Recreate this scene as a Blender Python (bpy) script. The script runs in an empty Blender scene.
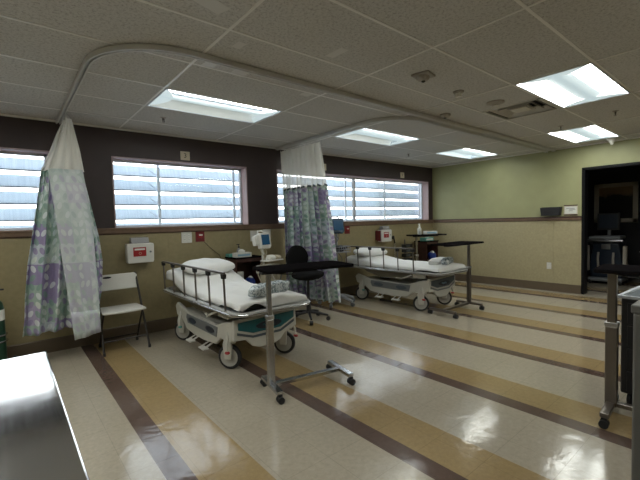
import bpy, bmesh, math, random
from mathutils import Vector, Matrix, noise
random.seed(4)
PI = math.pi
S = bpy.context.scene
COL = S.collection
ZC, YW, XR = 2.529, 5.0645, 7.5445        # ceiling height, window wall, green wall
GX, GY, TX, TY = 2.3254, 1.5445, 1.21924, 0.60706   # ceiling grid origin and pitch

# ------------------------------------------------------------------ materials
def mat(name, col, rough=.5, metal=0, var=0, vscale=8, bump=0, bscale=60, spec=.5, coat=0, emit=None, estr=0, trans=0, alpha=1):
    m = bpy.data.materials.new(name); m.use_nodes = True
    nt = m.node_tree; N = nt.nodes; L = nt.links; b = N['Principled BSDF']
    b.inputs['Base Color'].default_value = (*col, 1); b.inputs['Roughness'].default_value = rough
    b.inputs['Metallic'].default_value = metal; b.inputs['Specular IOR Level'].default_value = spec
    b.inputs['Coat Weight'].default_value = coat; b.inputs['Alpha'].default_value = alpha
    if trans: b.inputs['Transmission Weight'].default_value = trans
    if emit: b.inputs['Emission Color'].default_value = (*emit, 1); b.inputs['Emission Strength'].default_value = estr
    tc = N.new('ShaderNodeTexCoord')
    if var:
        n = N.new('ShaderNodeTexNoise'); n.inputs['Scale'].default_value = vscale; n.inputs['Detail'].default_value = 5
        L.new(tc.outputs['Object'], n.inputs['Vector'])
        mr = N.new('ShaderNodeMapRange'); mr.inputs[1].default_value = .3; mr.inputs[2].default_value = .7
        mr.inputs[3].default_value = 1 - var; mr.inputs[4].default_value = 1 + var
        L.new(n.outputs[0], mr.inputs[0])
        mx = N.new('ShaderNodeVectorMath'); mx.operation = 'SCALE'; mx.inputs[0].default_value = col
        L.new(mr.outputs[0], mx.inputs['Scale']); L.new(mx.outputs[0], b.inputs['Base Color'])
    if bump:
        n = N.new('ShaderNodeTexNoise'); n.inputs['Scale'].default_value = bscale; n.inputs['Detail'].default_value = 3
        L.new(tc.outputs['Object'], n.inputs['Vector'])
        bp = N.new('ShaderNodeBump'); bp.inputs['Strength'].default_value = bump; bp.inputs['Distance'].default_value = .01
        L.new(n.outputs[0], bp.inputs['Height']); L.new(bp.outputs[0], b.inputs['Normal'])
    return m

M = {}
M['brown_paint'] = mat('brown_paint', (.043, .029, .029), .55, bump=.1, bscale=150, var=.06)
M['olive_vinyl'] = mat('olive_vinyl', (.28, .232, .125), .5, var=.07, vscale=25, bump=.08, bscale=120)
M['green_paint'] = mat('green_paint', (.32, .32, .165), .5, var=.04, vscale=6, bump=.08, bscale=150)
M['tan_vinyl'] = mat('tan_vinyl', (.385, .335, .2), .45, var=.08, vscale=30, bump=.08, bscale=120)
M['rail_brown'] = mat('rail_brown', (.17, .105, .068), .4, var=.12, vscale=20)
M['rail_dark'] = mat('rail_dark', (.075, .035, .03), .4)
M['base_brown'] = mat('base_brown', (.115, .085, .055), .45, var=.06)
M['mauve'] = mat('mauve_jamb', (.36, .26, .26), .5)
M['near_black'] = mat('near_black_wall', (.012, .012, .016), .7)  # near-black walls of the room past the doorway
M['black_frame'] = mat('black_frame', (.003, .003, .004), .5, spec=.2)
M['white_frame'] = mat('white_frame', (.6, .64, .7), .4)
M['mull_grey'] = mat('mull_grey', (.42, .42, .42), .4)
M['grey_frame'] = mat('grey_frame', (.2, .22, .26), .4, metal=.3)
M['grid_white'] = mat('grid_white', (.76, .74, .7), .3)
M['white_plastic'] = mat('white_plastic', (.62, .61, .57), .4, var=.03)
M['bed_white'] = mat('bed_white', (.52, .51, .46), .38, var=.05, vscale=10)
M['black_plastic'] = mat('black_plastic', (.012, .012, .014), .45)
M['black_fabric'] = mat('black_fabric', (.007, .007, .008), .8, bump=.2, spec=.15)
M['rubber'] = mat('rubber', (.014, .014, .015), .65)
M['chrome'] = mat('chrome', (.55, .56, .58), .22, metal=1, var=.08)
M['steel'] = mat('steel', (.48, .49, .51), .33, metal=1, var=.1, vscale=14)
M['rail_metal'] = mat('rail_metal', (.2, .18, .165), .35, metal=.9)
M['grey_bumper'] = mat('grey_bumper', (.32, .32, .31), .45, var=.06)
M['sheet'] = mat('sheet', (.72, .72, .71), .85, bump=.25, bscale=14)
M['pillow'] = mat('pillow_cotton', (.74, .74, .73), .85, bump=.3, bscale=9)
M['teal'] = mat('teal', (.01, .12, .14), .4)
M['slate'] = mat('slate', (.07, .09, .11), .4)
M['navy'] = mat('navy', (.012, .02, .035), .35)
M['red'] = mat('red', (.3, .012, .015), .35)
M['dark_red'] = mat('dark_red', (.16, .012, .018), .35)
M['wood'] = mat('dark_cherry', (.055, .02, .015), .4, var=.25, vscale=12)
M['blue'] = mat('blue_plastic', (.015, .05, .3), .35, var=.2)
M['screen_blue'] = mat('screen_blue', (.01, .045, .1), .15, emit=(.02, .10, .2), estr=.08)
M['light_blue'] = mat('light_blue', (.25, .42, .55), .3)
M['green_box'] = mat('teal_card', (.1, .32, .28), .5, var=.3, vscale=60)
M['mast_grey'] = mat('mast_grey', (.19, .17, .15), .3, metal=.8)
M['leg_dark'] = mat('leg_dark', (.035, .03, .028), .4, metal=.5)
M['monitor_navy'] = mat('monitor_navy', (.012, .04, .085), .3)
M['green_tank'] = mat('green_tank', (.008, .04, .02), .3)
M['beige'] = mat('beige_plastic', (.42, .38, .28), .5, var=.1)
M['paper'] = mat('paper', (.7, .7, .66), .8)
M['ink'] = mat('ink', (.03, .03, .03), .7)
M['caster_grey'] = mat('caster_grey', (.16, .17, .18), .5)
M['tabletop'] = mat('tabletop_dark', (.01, .009, .01), .6, var=.1, vscale=30, spec=.0)
M['almond'] = mat('almond', (.55, .48, .36), .45)
M['sm_plastic'] = mat('aged_plastic', (.34, .31, .27), .5)
M['tape'] = mat('tape', (.62, .60, .56), .4)
M['hem_green'] = mat('hem_green', (.16, .24, .22), .8, var=.4, vscale=60)
M['cabinet_grey'] = mat('cabinet_grey', (.16, .16, .155), .45, metal=.3)
M['hub_grey'] = mat('hub_grey', (.36, .35, .32), .45)
M['stand_grey'] = mat('stand_grey', (.3, .31, .33), .4)
M['vent_dark'] = mat('vent_dark', (.02, .02, .02), .8)
M['vent_grey'] = mat('vent_grey', (.55, .53, .48), .5)
M['smoky'] = mat('smoky_plastic', (.42, .42, .44), .2, alpha=.7)
M['pic_frame'] = mat('pale_frame', (.62, .57, .48), .5)
M['concrete'] = mat('outdoor_concrete', (.6, .6, .58), .9, var=.05)

def nodes(name):
    m = bpy.data.materials.new(name); m.use_nodes = True
    return m, m.node_tree.nodes, m.node_tree.links, m.node_tree.nodes['Principled BSDF']
def math_(N, L, op, a, b=None, c=None):
    n = N.new('ShaderNodeMath'); n.operation = op
    for i, v in enumerate((a, b, c)):
        if v is None: continue
        if isinstance(v, (int, float)): n.inputs[i].default_value = v
        else: L.new(v, n.inputs[i])
    return n.outputs[0]
def mixc(N, L, f, a, b):
    n = N.new('ShaderNodeMix'); n.data_type = 'RGBA'
    for s, v in ((n.inputs[0], f), (n.inputs[6], a), (n.inputs[7], b)):
        if isinstance(v, (int, float)): s.default_value = v
        elif isinstance(v, tuple): s.default_value = (*v, 1)
        else: L.new(v, s)
    return n.outputs[2]

# floor: striped waxed vinyl tile
def floor_mat():
    m, N, L, b = nodes('striped_vinyl_floor')
    g = N.new('ShaderNodeNewGeometry'); sp = N.new('ShaderNodeSeparateXYZ'); L.new(g.outputs['Position'], sp.inputs[0])
    P = 1.0545
    t = math_(N, L, 'MODULO', math_(N, L, 'ADD', sp.outputs[0], -.595 + 20 * P), P)
    isdark = math_(N, L, 'LESS_THAN', t, .128); istan = math_(N, L, 'LESS_THAN', t, .438)
    n1 = N.new('ShaderNodeTexNoise'); n1.inputs['Scale'].default_value = 34; n1.inputs['Detail'].default_value = 6; n1.inputs['Roughness'].default_value = .7
    L.new(g.outputs['Position'], n1.inputs['Vector'])
    n2 = N.new('ShaderNodeTexNoise'); n2.inputs['Scale'].default_value = 1.3; n2.inputs['Detail'].default_value = 4
    L.new(g.outputs['Position'], n2.inputs['Vector'])
    c = mixc(N, L, istan, (.375, .332, .262), (.31, .225, .112)); c = mixc(N, L, isdark, c, (.105, .07, .056))
    f = math_(N, L, 'ADD', math_(N, L, 'MULTIPLY', n1.outputs[0], .55), .72)
    f = math_(N, L, 'MULTIPLY', f, math_(N, L, 'ADD', math_(N, L, 'MULTIPLY', n2.outputs[0], .2), .9))
    # tile seams, 305 mm
    seams = None
    for ax, ph in ((1, .1), (0, -.595 + .128)):
        s = math_(N, L, 'MODULO', math_(N, L, 'ADD', sp.outputs[ax], 30.5 - ph), .305)
        s = math_(N, L, 'LESS_THAN', s, .0025)
        seams = s if seams is None else math_(N, L, 'MAXIMUM', seams, s)
    f = math_(N, L, 'MULTIPLY', f, math_(N, L, 'SUBTRACT', 1, math_(N, L, 'MULTIPLY', seams, .22)))
    v = N.new('ShaderNodeVectorMath'); v.operation = 'SCALE'; L.new(c, v.inputs[0]); L.new(f, v.inputs['Scale'])
    L.new(v.outputs[0], b.inputs['Base Color'])
    r = math_(N, L, 'ADD', math_(N, L, 'MULTIPLY', n2.outputs[0], .14), .06); L.new(r, b.inputs['Roughness'])
    b.inputs['Specular IOR Level'].default_value = .5
    n3 = N.new('ShaderNodeTexNoise'); n3.inputs['Scale'].default_value = 4.5; n3.inputs['Detail'].default_value = 5
    n3.inputs['Distortion'].default_value = .8
    L.new(g.outputs['Position'], n3.inputs['Vector'])
    bp = N.new('ShaderNodeBump'); bp.inputs['Strength'].default_value = .45; bp.inputs['Distance'].default_value = .006
    L.new(math_(N, L, 'ADD', n3.outputs[0], math_(N, L, 'MULTIPLY', seams, -.12)), bp.inputs['Height']); L.new(bp.outputs[0], b.inputs['Normal'])
    return m
M['floor'] = floor_mat()

def ceiling_mat():
    m, N, L, b = nodes('mineral_ceiling_tile')
    g = N.new('ShaderNodeNewGeometry')
    n1 = N.new('ShaderNodeTexNoise'); n1.inputs['Scale'].default_value = 55; n1.inputs['Detail'].default_value = 4; n1.inputs['Roughness'].default_value = .8
    n2 = N.new('ShaderNodeTexNoise'); n2.inputs['Scale'].default_value = 1.2
    L.new(g.outputs['Position'], n1.inputs['Vector']); L.new(g.outputs['Position'], n2.inputs['Vector'])
    r = N.new('ShaderNodeValToRGB'); e = r.color_ramp.elements
    e[0].position = .33; e[0].color = (.33, .315, .29, 1); e[1].position = .52; e[1].color = (.575, .56, .53, 1)
    L.new(n1.outputs[0], r.inputs[0])
    v = N.new('ShaderNodeVectorMath'); v.operation = 'SCALE'; L.new(r.outputs[0], v.inputs[0])
    L.new(math_(N, L, 'ADD', math_(N, L, 'MULTIPLY', n2.outputs[0], .16), .92), v.inputs['Scale'])
    L.new(v.outputs[0], b.inputs['Base Color']); b.inputs['Roughness'].default_value = .9
    bp = N.new('ShaderNodeBump'); bp.inputs['Strength'].default_value = .35; bp.inputs['Distance'].default_value = .003
    L.new(n1.outputs[0], bp.inputs['Height']); L.new(bp.outputs[0], b.inputs['Normal'])
    return m
M['ceiling'] = ceiling_mat()

def emis(name, col, s):
    m, N, L, b = nodes(name); b.inputs['Base Color'].default_value = (.6, .6, .6, 1)
    b.inputs['Emission Color'].default_value = (*col, 1); b.inputs['Emission Strength'].default_value = s
    return m
M['lens_bright'] = emis('lens_bright', (.97, 1, .93), 6.5)
M['lens_mid'] = emis('lens_mid', (.66, .86, .92), .28)
M['lens_cap'] = emis('lens_cap', (.75, .93, .97), .27)
M['lens_dim'] = emis('lens_dim', (.75, .9, .85), .1)
M['lens_warm'] = emis('lens_warm', (1, .98, .9), 5.5)

def brushed():
    m, N, L, b = nodes('brushed_stainless')
    g = N.new('ShaderNodeTexCoord'); mp = N.new('ShaderNodeMapping'); mp.inputs['Scale'].default_value = (220, 3, 3)
    L.new(g.outputs['Object'], mp.inputs[0]); n = N.new('ShaderNodeTexNoise'); n.inputs['Scale'].default_value = 1; n.inputs['Detail'].default_value = 3
    L.new(mp.outputs[0], n.inputs['Vector'])
    b.inputs['Base Color'].default_value = (.78, .78, .77, 1); b.inputs['Metallic'].default_value = 1
    L.new(math_(N, L, 'ADD', math_(N, L, 'MULTIPLY', n.outputs[0], .06), .07), b.inputs['Roughness'])
    n2 = N.new('ShaderNodeTexNoise'); n2.inputs['Scale'].default_value = 4; L.new(g.outputs['Object'], n2.inputs['Vector'])
    bp = N.new('ShaderNodeBump'); bp.inputs['Strength'].default_value = .12; bp.inputs['Distance'].default_value = .01
    L.new(n2.outputs[0], bp.inputs['Height']); L.new(bp.outputs[0], b.inputs['Normal'])
    return m
M['brushed'] = brushed()

def curtain_mat(name, pale, s):
    m, N, L, b = nodes(name)
    uv = N.new('ShaderNodeUVMap'); sp = N.new('ShaderNodeSeparateXYZ'); L.new(uv.outputs[0], sp.inputs[0])
    def cell(sz, seed, ox=0):
        cx = math_(N, L, 'FLOOR', math_(N, L, 'DIVIDE', math_(N, L, 'ADD', sp.outputs[0], 10 + ox), sz))
        cy = math_(N, L, 'FLOOR', math_(N, L, 'DIVIDE', math_(N, L, 'ADD', sp.outputs[1], 10), sz))
        cb = N.new('ShaderNodeCombineXYZ'); L.new(cx, cb.inputs[0]); L.new(cy, cb.inputs[1]); cb.inputs[2].default_value = seed
        w = N.new('ShaderNodeTexWhiteNoise'); L.new(cb.outputs[0], w.inputs['Vector']); return w.outputs[0]
    big = cell(.2, 3.3)
    r = N.new('ShaderNodeValToRGB'); r.color_ramp.interpolation = 'CONSTANT'; e = r.color_ramp.elements
    cols = [(0, (.52, .56, .60)), (.2, (.40, .36, .50)), (.38, (.36, .46, .41)), (.55, (.50, .46, .56)), (.7, (.30, .26, .42)), (.85, (.50, .57, .54))]
    e[0].position = 0; e[0].color = (*cols[0][1], 1); e[1].position = cols[1][0]; e[1].color = (*cols[1][1], 1)
    for p, c in cols[2:]:
        x = e.new(p); x.color = (*c, 1)
    L.new(big, r.inputs[0])
    # leaf motifs: an ellipse per 70 mm cell, slanting either way
    fu = math_(N, L, 'SUBTRACT', math_(N, L, 'FRACT', math_(N, L, 'DIVIDE', math_(N, L, 'ADD', sp.outputs[0], 10), s)), .5)
    fv = math_(N, L, 'SUBTRACT', math_(N, L, 'FRACT', math_(N, L, 'DIVIDE', math_(N, L, 'ADD', sp.outputs[1], 10), s)), .5)
    sg = math_(N, L, 'SUBTRACT', math_(N, L, 'MULTIPLY', math_(N, L, 'GREATER_THAN', cell(s, 1.1), .5), 2), 1)
    fu = math_(N, L, 'MULTIPLY', fu, sg)
    a = math_(N, L, 'MULTIPLY', math_(N, L, 'ADD', fu, fv), 1.35); c_ = math_(N, L, 'MULTIPLY', math_(N, L, 'SUBTRACT', fu, fv), 2.15)
    d = math_(N, L, 'ADD', math_(N, L, 'MULTIPLY', a, a), math_(N, L, 'MULTIPLY', c_, c_))
    leaf = math_(N, L, 'LESS_THAN', d, .8)
    lr = cell(s, 7.7)
    lc = N.new('ShaderNodeValToRGB'); lc.color_ramp.interpolation = 'CONSTANT'; e = lc.color_ramp.elements
    e[0].position = 0; e[0].color = (.70, .73, .74, 1); e[1].position = .38; e[1].color = (.24, .36, .32, 1)
    x = e.new(.62); x.color = (.30, .25, .42, 1); x = e.new(.85); x.color = (.66, .7, .66, 1)
    L.new(lr, lc.inputs[0])
    c = mixc(N, L, math_(N, L, 'MULTIPLY', leaf, .85), r.outputs[0], lc.outputs[0])
    v = N.new('ShaderNodeVectorMath'); v.operation = 'SCALE'; L.new(c, v.inputs[0]); v.inputs['Scale'].default_value = 1.22; c = v.outputs[0]
    if pale: c = mixc(N, L, pale, c, (.72, .76, .78))
    L.new(c, b.inputs['Base Color']); b.inputs['Roughness'].default_value = .85
    tr = N.new('ShaderNodeBsdfTranslucent'); L.new(c, tr.inputs[0])
    mx = N.new('ShaderNodeMixShader'); mx.inputs[0].default_value = .3; L.new(b.outputs[0], mx.inputs[1]); L.new(tr.outputs[0], mx.inputs[2])
    L.new(mx.outputs[0], N['Material Output'].inputs[0])
    return m
M['curtain_print'] = curtain_mat('curtain_print', 0, .088)
M['curtain_print_small'] = curtain_mat('curtain_print_small', 0, .062)
M['curtain_reverse'] = curtain_mat('curtain_reverse', .6, .088)

def net_mat():
    m, N, L, b = nodes('curtain_net')
    b.inputs['Base Color'].default_value = (.95, .93, .88, 1); b.inputs['Roughness'].default_value = .9
    tr = N.new('ShaderNodeBsdfTranslucent'); tr.inputs[0].default_value = (.95, .93, .88, 1)
    mx = N.new('ShaderNodeMixShader'); mx.inputs[0].default_value = .4; L.new(b.outputs[0], mx.inputs[1]); L.new(tr.outputs[0], mx.inputs[2])
    tp = N.new('ShaderNodeBsdfTransparent'); m2 = N.new('ShaderNodeMixShader'); m2.inputs[0].default_value = .8
    L.new(tp.outputs[0], m2.inputs[1]); L.new(mx.outputs[0], m2.inputs[2]); L.new(m2.outputs[0], N['Material Output'].inputs[0])
    return m
M['net'] = net_mat()

def glass_mat():
    m, N, L, b = nodes('window_glass')
    tp = N.new('ShaderNodeBsdfTransparent'); tp.inputs[0].default_value = (.96, .98, .98, 1)
    gl = N.new('ShaderNodeBsdfGlossy'); gl.inputs['Roughness'].default_value = .02
    lw = N.new('ShaderNodeLayerWeight'); lw.inputs[0].default_value = .25
    mx = N.new('ShaderNodeMixShader'); L.new(math_(N, L, 'MULTIPLY', lw.outputs[0], .5), mx.inputs[0])
    L.new(tp.outputs[0], mx.inputs[1]); L.new(gl.outputs[0], mx.inputs[2]); L.new(mx.outputs[0], N['Material Output'].inputs[0])
    return m
M['glass'] = glass_mat()

def louver_mat():
    m, N, L, b = nodes('frosted_louver')
    g = N.new('ShaderNodeNewGeometry'); mp = N.new('ShaderNodeMapping'); mp.inputs['Scale'].default_value = (60, 1, 2)
    L.new(g.outputs['Position'], mp.inputs[0]); n = N.new('ShaderNodeTexNoise'); n.inputs['Scale'].default_value = 1; L.new(mp.outputs[0], n.inputs['Vector'])
    c = mixc(N, L, n.outputs[0], (.44, .50, .57), (.64, .69, .74))
    L.new(c, b.inputs['Base Color']); b.inputs['Roughness'].default_value = .35
    tr = N.new('ShaderNodeBsdfTranslucent'); L.new(c, tr.inputs[0])
    mx = N.new('ShaderNodeMixShader'); mx.inputs[0].default_value = .55; L.new(b.outputs[0], mx.inputs[1]); L.new(tr.outputs[0], mx.inputs[2])
    L.new(mx.outputs[0], N['Material Output'].inputs[0]); return m
M['louver'] = louver_mat()

def foil_mat():
    m, N, L, b = nodes('pattern_and_glint_wrap')
    tc = N.new('ShaderNodeTexCoord'); n = N.new('ShaderNodeTexNoise'); n.inputs['Scale'].default_value = 32; n.inputs['Detail'].default_value = 3; n.inputs['Distortion'].default_value = 1.2; L.new(tc.outputs['Object'], n.inputs['Vector'])
    r = N.new('ShaderNodeValToRGB'); e = r.color_ramp.elements; e[0].position = .40; e[0].color = (.13, .17, .19, 1); e[1].position = .56; e[1].color = (.55, .6, .62, 1)  # noise colour gives the grey pattern plus painted reflective streaks
    L.new(n.outputs[0], r.inputs[0]); L.new(r.outputs[0], b.inputs['Base Color']); b.inputs['Roughness'].default_value = .25
    n2 = N.new('ShaderNodeTexNoise'); n2.inputs['Scale'].default_value = 30; L.new(tc.outputs['Object'], n2.inputs['Vector'])
    bp = N.new('ShaderNodeBump'); bp.inputs['Strength'].default_value = .7; bp.inputs['Distance'].default_value = .02
    L.new(n2.outputs[0], bp.inputs['Height']); L.new(bp.outputs[0], b.inputs['Normal']); return m
M['foil'] = foil_mat()

def picture_mat():
    m, N, L, b = nodes('dim_landscape_print')
    tc = N.new('ShaderNodeTexCoord'); sp = N.new('ShaderNodeSeparateXYZ'); L.new(tc.outputs['Object'], sp.inputs[0])
    n = N.new('ShaderNodeTexNoise'); n.inputs['Scale'].default_value = 9; n.inputs['Detail'].default_value = 5; L.new(tc.outputs['Object'], n.inputs['Vector'])
    h = math_(N, L, 'ADD', sp.outputs[2], math_(N, L, 'MULTIPLY', n.outputs[0], .22))
    r = N.new('ShaderNodeValToRGB'); e = r.color_ramp.elements; e[0].position = .24; e[0].color = (.012, .011, .01, 1); e[1].position = .32; e[1].color = (.3, .2, .11, 1)
    L.new(h, r.inputs[0]); L.new(r.outputs[0], b.inputs['Base Color']); b.inputs['Roughness'].default_value = .3
    return m
M['picture'] = picture_mat()

# ------------------------------------------------------------------ mesh builder
class MB:
    def __init__(s): s.v = []; s.f = []; s.mi = []; s.uv = []
    def add(s, vs, fs, mi=0, X=None):
        o = len(s.v)
        for v in vs:
            v = Vector(v)
            if X is not None: v = X @ v
            s.v.append(v)
        for f in fs: s.f.append([o + i for i in f]); s.mi.append(mi)
        return s
    def box(s, x0, x1, y0, y1, z0, z1, mi=0, X=None):
        vs = [(x, y, z) for z in (z0, z1) for y in (y0, y1) for x in (x0, x1)]
        return s.add(vs, [(0, 2, 3, 1), (4, 5, 7, 6), (0, 1, 5, 4), (2, 6, 7, 3), (0, 4, 6, 2), (1, 3, 7, 5)], mi, X)
    def lathe(s, prof, seg=24, mi=0, X=None, c=(0, 0, 0)):
        vs = []; fs = []
        for r, z in prof:
            for k in range(seg):
                a = 2 * PI * k / seg; vs.append((c[0] + r * math.cos(a), c[1] + r * math.sin(a), c[2] + z))
        n = len(prof)
        for i in range(n - 1):
            for k in range(seg): fs.append((i * seg + k, i * seg + (k + 1) % seg, (i + 1) * seg + (k + 1) % seg, (i + 1) * seg + k))
        fs.append(tuple(range(seg))[::-1]); fs.append(tuple((n - 1) * seg + k for k in range(seg)))
        return s.add(vs, fs, mi, X)
    def tube(s, pts, r, seg=10, mi=0, closed=False):
        pts = [Vector(p) for p in pts]; n = len(pts)
        rs = r if isinstance(r, (list, tuple)) else [r] * n
        vs = []; up = None
        for i, p in enumerate(pts):
            if closed: t = (pts[(i + 1) % n] - pts[i - 1])
            else: t = pts[min(i + 1, n - 1)] - pts[max(i - 1, 0)]
            t.normalize()
            if up is None: up = Vector((0, 0, 1)) if abs(t.z) < .9 else Vector((1, 0, 0))
            a = t.cross(up); a.normalize(); b = a.cross(t); b.normalize(); up = b
            for k in range(seg):
                w = 2 * PI * (k + .5) / seg; vs.append(p + a * math.cos(w) * rs[i] + b * math.sin(w) * rs[i])
        fs = []
        for i in range(n if closed else n - 1):
            j = (i + 1) % n
            for k in range(seg): fs.append((i * seg + k, i * seg + (k + 1) % seg, j * seg + (k + 1) % seg, j * seg + k))
        if not closed: fs.append(tuple(range(seg))[::-1]); fs.append(tuple((n - 1) * seg + k for k in range(seg)))
        return s.add(vs, fs, mi)
    def bar(s, p, q, w, h=None, mi=0): # square bar
        h = h or w; p = Vector(p); q = Vector(q); t = (q - p).normalized()
        up = Vector((0, 0, 1)) if abs(t.z) < .95 else Vector((0, 1, 0))
        a = t.cross(up).normalized() * w / 2; b = a.cross(t).normalized() * h / 2
        vs = [o + a * i + b * j for o in (p, q) for i, j in ((-1, -1), (1, -1), (1, 1), (-1, 1))]
        return s.add(vs, [(3, 2, 1, 0), (4, 5, 6, 7), (0, 1, 5, 4), (1, 2, 6, 5), (2, 3, 7, 6), (3, 0, 4, 7)], mi)
    def prism(s, out, d0, d1, axis='x', mi=0, X=None): # outline extruded along axis
        n = len(out)
        def P(a, b, d): return {'x': (d, a, b), 'y': (a, d, b), 'z': (a, b, d)}[axis]
        vs = [P(a, b, d0) for a, b in out] + [P(a, b, d1) for a, b in out]
        fs = [tuple(range(n)), tuple(range(2 * n - 1, n - 1, -1))] + [(i, i + n, (i + 1) % n + n, (i + 1) % n) for i in range(n)]
        return s.add(vs, fs, mi, X)
    def ell(s, c, r, seg=20, rings=12, mi=0, fn=None, pw=1):
        def sp(v): return math.copysign(abs(v) ** pw, v)
        prof = []; vs = []; fs = []
        for i in range(rings + 1):
            ph = -PI / 2 + PI * i / rings
            for k in range(seg):
                a = 2 * PI * k / seg
                v = Vector((sp(math.cos(ph)) * sp(math.cos(a)) * r[0], sp(math.cos(ph)) * sp(math.sin(a)) * r[1], sp(math.sin(ph)) * r[2]))
                if fn: v = fn(v)
                vs.append(v + Vector(c))
        for i in range(rings):
            for k in range(seg): fs.append((i * seg + k, i * seg + (k + 1) % seg, (i + 1) * seg + (k + 1) % seg, (i + 1) * seg + k))
        return s.add(vs, fs, mi)
    def build(s, name, m, parent=None, smooth=False, bevel=0, sub=0, uvs=None, solid=0, kind=None):
        me = bpy.data.meshes.new(name); me.from_pydata([tuple(v) for v in s.v], [], s.f)
        for x in (m if isinstance(m, (list, tuple)) else [m]): me.materials.append(M[x] if isinstance(x, str) else x)
        for p, i in zip(me.polygons, s.mi): p.material_index = i; p.use_smooth = bool(smooth)
        if uvs:
            ul = me.uv_layers.new(name='UVMap')
            for lp in me.loops: ul.data[lp.index].uv = uvs[lp.vertex_index]
        else:
            bm = bmesh.new(); bm.from_mesh(me); bmesh.ops.recalc_face_normals(bm, faces=bm.faces); bm.to_mesh(me); bm.free()
        if smooth is True:
            try: me.set_sharp_from_angle(angle=math.radians(42))
            except Exception: pass
        o = bpy.data.objects.new(name, me); COL.objects.link(o)
        if parent: o.parent = parent
        if solid: a = o.modifiers.new('t', 'SOLIDIFY'); a.thickness = solid; a.offset = 0
        if bevel: a = o.modifiers.new('b', 'BEVEL'); a.width = bevel; a.segments = 2; a.limit_method = 'ANGLE'
        if sub: a = o.modifiers.new('s', 'SUBSURF'); a.levels = sub; a.render_levels = sub
        if kind: o['kind'] = kind
        return o

def thing(name, label, cat, loc=(0, 0, 0), rz=0, group=None):
    o = bpy.data.objects.new(name, None); COL.objects.link(o); o.location = loc; o.rotation_euler.z = rz; o.empty_display_size = .1
    o['label'] = label; o['category'] = cat
    if group: o['group'] = group
    return o
def tag(o, label, cat, group=None):
    o['label'] = label; o['category'] = cat
    if group: o['group'] = group
    return o
def struct(mb, name, m, **k): return mb.build(name, m, kind='structure', **k)
def dup(root, loc, rz, label):
    r = root.copy(); COL.objects.link(r); r.location = loc; r.rotation_euler.z = rz; r['label'] = label
    for ch in list(root.children):
        c = ch.copy(); COL.objects.link(c); c.parent = r
        for g in list(ch.children):
            d = g.copy(); COL.objects.link(d); d.parent = c
    return r
def text(name, body, size, m, parent, loc, rot, ext=.0006):
    cu = bpy.data.curves.new(name, 'FONT'); cu.body = body; cu.size = size; cu.extrude = ext; cu.align_x = 'CENTER'; cu.align_y = 'CENTER'
    o = bpy.data.objects.new(name, cu); COL.objects.link(o); cu.materials.append(M[m])
    o.parent = parent; o.location = loc; o.rotation_euler = rot
    # to mesh, so every part is a mesh
    dg = bpy.context.evaluated_depsgraph_get(); me = bpy.data.meshes.new_from_object(o.evaluated_get(dg))
    n = bpy.data.objects.new(name, me); COL.objects.link(n); n.parent = parent; n.location = loc; n.rotation_euler = rot
    bpy.data.objects.remove(o); return n

# ------------------------------------------------------------------ room shell
XL, YB = -2.6, -3.2                         # left wall, wall behind the camera
DY0, DY1, DZ = .55, 2.145, 2.15             # doorway in the green wall
RX = 10.1                                   # far wall of the dim room
mb = MB(); mb.box(XL - .2, RX + .2, YB - .2, YW + .2, -.1, 0); struct(mb, 'floor', 'floor')

WIN = [(-1.55, .41), (1.01, 2.805), (3.33, 7.385)]
Z0, Z1 = 1.335, 2.192
mb = MB(); mb.box(XL - .2, XR + .2, YW, YW + .2, 0, 1.305, 0)
mb.box(XL - .2, XR + .2, YW, YW + .2, 1.305, Z0 - .002, 1); mb.box(XL - .2, XR + .2, YW, YW + .2, Z1, ZC + .3, 1)
xs = [XL - .2] + [x for w in WIN for x in w] + [XR + .2]
for i in range(0, 8, 2): mb.box(xs[i], xs[i + 1], YW, YW + .2, Z0 - .002, Z1, 1)
struct(mb, 'wall_front', ['olive_vinyl', 'brown_paint'])
mb = MB()
for y0, y1, z0, z1 in ((DY1, YW, 0, ZC + .3), (YB - .2, DY0, 0, ZC + .3), (DY0, DY1, DZ, ZC + .3)):
    if z0 == 0: mb.box(XR, XR + .16, y0, y1, 0, 1.305, 0); mb.box(XR, XR + .16, y0, y1, 1.305, z1, 1)
    else: mb.box(XR, XR + .16, y0, y1, z0, z1, 1)
struct(mb, 'wall_right', ['tan_vinyl', 'green_paint'])
mb = MB(); mb.box(XL - .2, XL, YB - .2, YW, 0, 1.305, 0); mb.box(XL - .2, XL, YB - .2, YW, 1.305, ZC + .3, 1); struct(mb, 'wall_left', ['tan_vinyl', 'green_paint'])
mb = MB(); mb.box(XL, XR, YB - .2, YB, 0, 1.305, 0); mb.box(XL, XR, YB - .2, YB, 1.305, ZC + .3, 1); struct(mb, 'wall_back', ['tan_vinyl', 'green_paint'])
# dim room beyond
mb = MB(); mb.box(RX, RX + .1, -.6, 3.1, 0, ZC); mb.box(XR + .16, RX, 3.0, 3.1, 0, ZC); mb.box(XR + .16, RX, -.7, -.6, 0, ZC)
mb.box(XR + .16, RX + .1, -.7, 3.1, ZC, ZC + .1); struct(mb, 'wall_far_room', 'near_black')
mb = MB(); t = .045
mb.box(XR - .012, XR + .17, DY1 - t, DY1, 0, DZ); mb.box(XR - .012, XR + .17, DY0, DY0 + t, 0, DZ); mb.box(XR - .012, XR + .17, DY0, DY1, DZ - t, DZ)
struct(mb, 'door_1', 'black_frame', bevel=.004)
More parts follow.
